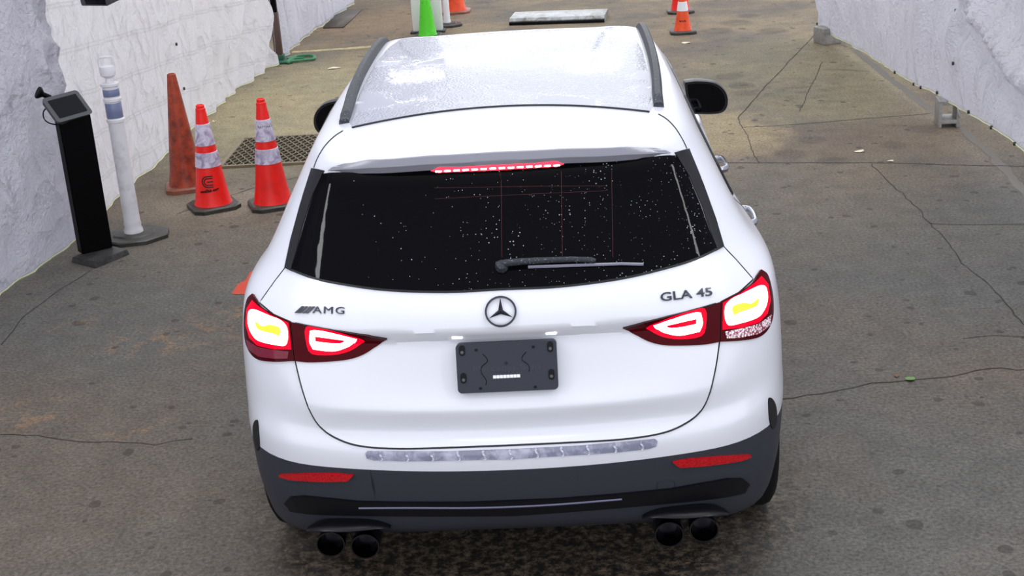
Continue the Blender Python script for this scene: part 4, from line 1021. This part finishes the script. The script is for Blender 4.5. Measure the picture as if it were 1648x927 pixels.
bm = bmesh.new(); P = [rel(at(a, b, 1, 4.02)) for a, b in ((76, 172), (70, 180), (71, 191), (79, 198), (92, 201))]; tube(bm, catmull(P, 4), .004, 6); bmobj('cable', bm, M['black'], kt)
# second device hanging at the top edge, on an arm from the wall
hd = at(163, -2, 1, 4.5); hk = thing('camera_housing', 'black camera housing with a looped cable, cut off by the top edge at the left', 'camera', hd)
Rz = Matrix.Rotation(math.radians(-22), 3, 'Z') @ Matrix.Rotation(math.radians(8), 3, 'X')
bm = bmesh.new(); box(bm, (0, 0, .02), (.20, .16, .085), Rz, .008); bmobj('housing', bm, M['tablet'], hk)
bm = bmesh.new(); box(bm, Rz @ Vector((.02, -.082, .02)), (.15, .006, .06), Rz, .002); bmobj('lens_window', bm, M['screen'], hk)
bm = bmesh.new(); tube(bm, [(-.04, .02, .08), (-.12, .04, .12), (-.30, .06, .13), (-.36, .06, .13)], .014, 8); bmobj('wall_arm', bm, M['black'], hk)
bm = bmesh.new(); tube(bm, catmull([(-.07, 0, .04), (-.10, -.01, .025), (-.13, 0, .03), (-.15, .02, .07), (-.14, .03, .11)], 4), .004, 6); bmobj('cable', bm, M['black'], hk)
# dark frame pole with green foot and hose between the left tarpaulins
pp = at(441, 98, 2, .0); ft = thing('frame_pole', 'dark steel tent pole with a green foot between the left tarpaulins', 'pole', (pp.x+.07, pp.y-.05, 0))
bm = bmesh.new(); box(bm, (0, 0, 2.3), (.065, .065, 4.6), bev=.006); bmobj('pole', bm, M['black'], ft)
M['rust'] = mat('rusty_sleeve', (.085, .045, .035), .6); bm = bmesh.new(); box(bm, (0, 0, .27), (.078, .078, .48), bev=.006); bmobj('rusty_sleeve', bm, M['rust'], ft)
M['dgreen'] = mat('dark_green_paint', (.012, .085, .045), .5); bm = bmesh.new(); box(bm, (.05, 0, .012), (.22, .34, .02), bev=.004); box(bm, (0, 0, .045), (.10, .10, .06), bev=.006); bmobj('foot', bm, M['dgreen'], ft)
M['hose'] = mat('green_hose', (.04, .22, .09), .45)
bm = bmesh.new(); P = [at(a, b, 2, .02) for a, b in ((463, 95), (470, 93), (480, 90), (498, 89), (506, 91), (503, 95), (485, 97), (465, 99), (465, 101), (463, 99), (468, 96), (475, 94), (490, 93))]
tube(bm, catmull(P, 4), .014, 8); hz_ = bmobj('garden_hose', bm, M['hose']); tag(hz_, 'green hose coiled on the ground beside the dark tent pole', 'hose')
# drain grate
ga = at(355, 271, 2, 0); gb = at(380, 226, 2, 0); ge = at(515, 222, 2, 0)
x0, x1, y0, y1 = ga.x, -1.25, ga.y, gb.y
gt = thing('drain_grate', 'wide steel drain grate with diamond mesh behind the orange cones', 'grate', (x0, y0, 0))
bm = bmesh.new(); box(bm, ((x1-x0)/2, (y1-y0)/2, .004), (x1-x0, y1-y0, .006)); bmobj('pit_backing', bm, M['pit'], gt)  # black sheet imitating the darkness of an open pit under the bars
M['gratem'] = mat('worn_steel_mesh', (.23, .19, .12), .5, .3)
bm = bmesh.new(); Wd, Dp = x1-x0, y1-y0; sp_x = .062; k = -int(Dp/sp_x*.45)-2
while k*sp_x < Wd+Dp:
    for sg_ in (1, -1):
        sl = .5*sg_; xa = k*sp_x if sg_ > 0 else k*sp_x; pts = []
        ya, yb = 0, Dp; X0 = xa if sg_ > 0 else xa; X1 = X0+sl*Dp
        tA, tB = 0.0, 1.0; dx = X1-X0
        if dx > 0: tA = max(0, (0-X0)/dx); tB = min(1, (Wd-X0)/dx)
        else: tA = max(0, (Wd-X0)/dx); tB = min(1, (0-X0)/dx)
        if tB > tA: 
            A = Vector((X0+dx*tA, Dp*tA, .012)); B = Vector((X0+dx*tB, Dp*tB, .012)); L_ = (B-A).length
            if L_ > .03: box(bm, (A+B)/2, (L_, .009, .012), Matrix.Rotation(math.atan2(B.y-A.y, B.x-A.x), 3, 'Z'))
    k += 1
bmobj('mesh_bars', bm, M['gratem'], gt, auto=False)
bm = bmesh.new()
for c_, s_ in (((Wd/2, 0, .01), (Wd, .03, .018)), ((Wd/2, Dp, .01), (Wd, .03, .018)), ((0, Dp/2, .01), (.03, Dp, .018)), ((Wd, Dp/2, .01), (.03, Dp, .018))): box(bm, c_, s_)
bmobj('frame', bm, M['gratem'], gt, auto=False)
# steel plates
M['dplate'] = mat('dark_steel_plate', (.085, .07, .055), .55)
q = [at(a, b, 2, 0) for a, b in ((520, 46), (553, 45), (582, 17), (547, 18))]; ce = sum(q, Vector())/4
bm = bmesh.new(); A = [bm.verts.new((p.x, p.y, .001)) for p in q]; B = [bm.verts.new((p.x, p.y, .014)) for p in q]; bm.faces.new(A[::-1]); bm.faces.new(B)
for i in range(4): bm.faces.new((A[i], A[(i+1) % 4], B[(i+1) % 4], B[i]))
tag(bmobj('cover_plate', bm, M['dplate']), 'flat dark cover plate on the ground beside the far left tarpaulin', 'metal plate')
a = at(820, 41, 2, 0); b = at(973, 36, 2, 0); M['alu'] = mat('wet_aluminium', (.50, .52, .50), .3, .3)
g = NG(M['alu']); g.ln(g.mix(g.ramp(g.noise(9, 5, .7, None, 1), .4, .62), (.40, .42, .43), (.15, .15, .12)), g.b.inputs['Base Color'])
rp = thing('ramp_plate', 'long wet aluminium kerb ramp lying on the ground beyond the roof', 'ramp', (a.x, a.y, 0))
L_ = (b-a); ang = math.atan2(L_.y, L_.x); n_ = L_.length; R3 = Matrix.Rotation(ang, 3, 'Z')
bm = bmesh.new(); sec = [(0, .0), (.0, .045), (.03, .075), (.42, .082), (.50, .05), (.50, 0)]
A = [bm.verts.new(R3 @ Vector((.02*i*0, y, z))) for i, (y, z) in enumerate(sec)]; B = [bm.verts.new(R3 @ Vector((n_, y, z))) for y, z in sec]
bm.faces.new(A); bm.faces.new(B[::-1])
for i in range(6): bm.faces.new((A[i], B[i], B[(i+1) % 6], A[(i+1) % 6]))
bmobj('ramp_body', bm, M['alu'], rp)
bm = bmesh.new(); box(bm, R3 @ Vector((n_/2, -.008, .02)), (n_, .02, .03), R3); bmobj('dark_edge', bm, M['rubber'], rp)  # dark strip along the lower front edge
# concrete blocks holding the right tarpaulin
M['block'] = cone_mat('grey_concrete_block', (.30, .29, .27), (.20, .19, .17), 30)
def block(loc, rz, label, w_, d_, h_, cell):
    t = thing('concrete_block', label, 'block', loc, rz); bm = bmesh.new()
    if cell:
        fr = .026
        box(bm, (-w_/2+fr/2, 0, h_/2), (fr, d_, h_), bev=.004); box(bm, (w_/2-fr/2, 0, h_/2), (fr, d_, h_), bev=.004)
        box(bm, (0, 0, h_-fr*.6), (w_-fr*2+.004, d_, fr*1.2), bev=.003); box(bm, (0, 0, .045), (w_-fr*2+.004, d_, .03), bev=.003)
    else:
        box(bm, (0, 0, h_/2), (w_, d_, h_), bev=.008)
    bmobj('block_body', bm, M['block'], t); return t
k1 = at(1526, 203, 2, 0); block((k1.x, k1.y+.04, 0), math.radians(-6), 'hollow concrete block set on end under the tied corner of the right tarpaulin', .155, .19, .20, True)
k2 = at(1334, 71, 2, 0); block((k2.x, k2.y+.08, 0), math.radians(20), 'solid pale concrete block under the far end of the right tarpaulin', .20, .20, .155, False)
M['rope'] = mat('pale_tie_rope', (.6, .6, .58), .7); bm = bmesh.new(); P = [at(a, b, 1, k1.y-.06) for a, b in ((1530, 152), (1537, 160), (1541, 175), (1544, 187))]
tube(bm, P, .005, 6); tag(bmobj('tie_rope', bm, M['rope']), 'short pale tie rope hanging from the tarpaulin hem over the hollow block', 'rope')
# litter
def scrap(nm, px, py, r, m, label, cat, n=7, curl=.01):
    c = at(px, py, 2, .003); bm = bmesh.new(); cv = bm.verts.new((c.x, c.y, .006)); R = []
    for k in range(n):
        a = 2*PI*k/n; rr = r*(.6+.7*random.random()); R.append(bm.verts.new((c.x+rr*math.cos(a)*1.3, c.y+rr*math.sin(a), .002+curl*random.random())))
    for k in range(n): bm.faces.new((cv, R[k], R[(k+1) % n]))
    o = bmobj(nm, bm, m, auto=False); md = o.modifiers.new('s', 'SOLIDIFY'); md.thickness = .0015; return tag(o, label, cat)
M['paper'] = mat('pale_paper', (.75, .70, .52), .8); M['leaf'] = mat('green_leaf', (.12, .24, .06), .6); M['leafb'] = mat('brown_leaf', (.16, .09, .04), .7)
scrap('paper_scrap', 1103, 69, .05, M['paper'], 'torn pale paper scrap in front of the small cone on the right', 'litter')
scrap('paper_scrap', 1385, 244, .028, M['paper'], 'small curled pale paper scrap near the middle of the right floor', 'litter')
scrap('paper_scrap', 1433, 259, .022, M['paper'], 'tiny cream paper scrap lying on the straight floor joint', 'litter')
scrap('paper_scrap', 538, 110, .045, M['paper'], 'flat cream paper scrap on the floor left of the car roof', 'litter')
scrap('fallen_leaf', 1466, 611, .020, M['leaf'], 'green leaf lying on the crack in the right floor', 'leaf')
scrap('fallen_leaf', 1444, 606, .014, M['leafb'], 'dry brown leaf scrap left of the green leaf on the crack', 'leaf')
scrap('pebble', 346, 197, .015, M['paper'], 'small white pebble beside the left tarpaulin behind the cones', 'stone', curl=.02)

# lamps of the inspection tunnel, outside the frame but mirrored in the rear window and the wet roof
M['tubeglow'] = mat('lit_tube', (1, 1, 1), .4, emit=(.97, 1, 1), es=32)
for sx, lb in ((-1, 'left'), (1, 'right')):
    t = thing('tube_lamp', 'upright white tube lamp on a slim stand, %s side behind the car' % lb, 'lamp', (2.62*sx, -1.2, 0))
    bm = bmesh.new(); tube(bm, [(0, 0, 2.9), (0, 0, 4.1)], .07, 14); bmobj('lit_tube', bm, M['tubeglow'], t)
    bm = bmesh.new(); tube(bm, [(.11*sx, 0, 0), (.11*sx, 0, 4.15)], .02, 10); box(bm, (.11*sx, 0, .01), (.4, .4, .02)); bmobj('stand', bm, M['black'], t)
M['floodglow'] = mat('lit_flood', (1, 1, 1), .4, emit=(1, 1, 1), es=20)
for x, lb in ((-2.0, 'left'), (.85, 'right')):
    t = thing('flood_lamp', 'high white flood lamp on a mast ahead of the car, the %s one' % lb, 'lamp', (x, 15.0, 0))
    bm = bmesh.new(); box(bm, (0, -.06, 4.4), (.75, .02, .32)); bmobj('lit_panel', bm, M['floodglow'], t)
    bm = bmesh.new(); box(bm, (0, 0, 4.4), (.82, .08, .4), bev=.01); bmobj('lamp_case', bm, M['tablet'], t)
    bm = bmesh.new(); tube(bm, [(0, .08, 0), (0, .08, 4.5)], .03, 10); bmobj('mast', bm, M['black'], t)
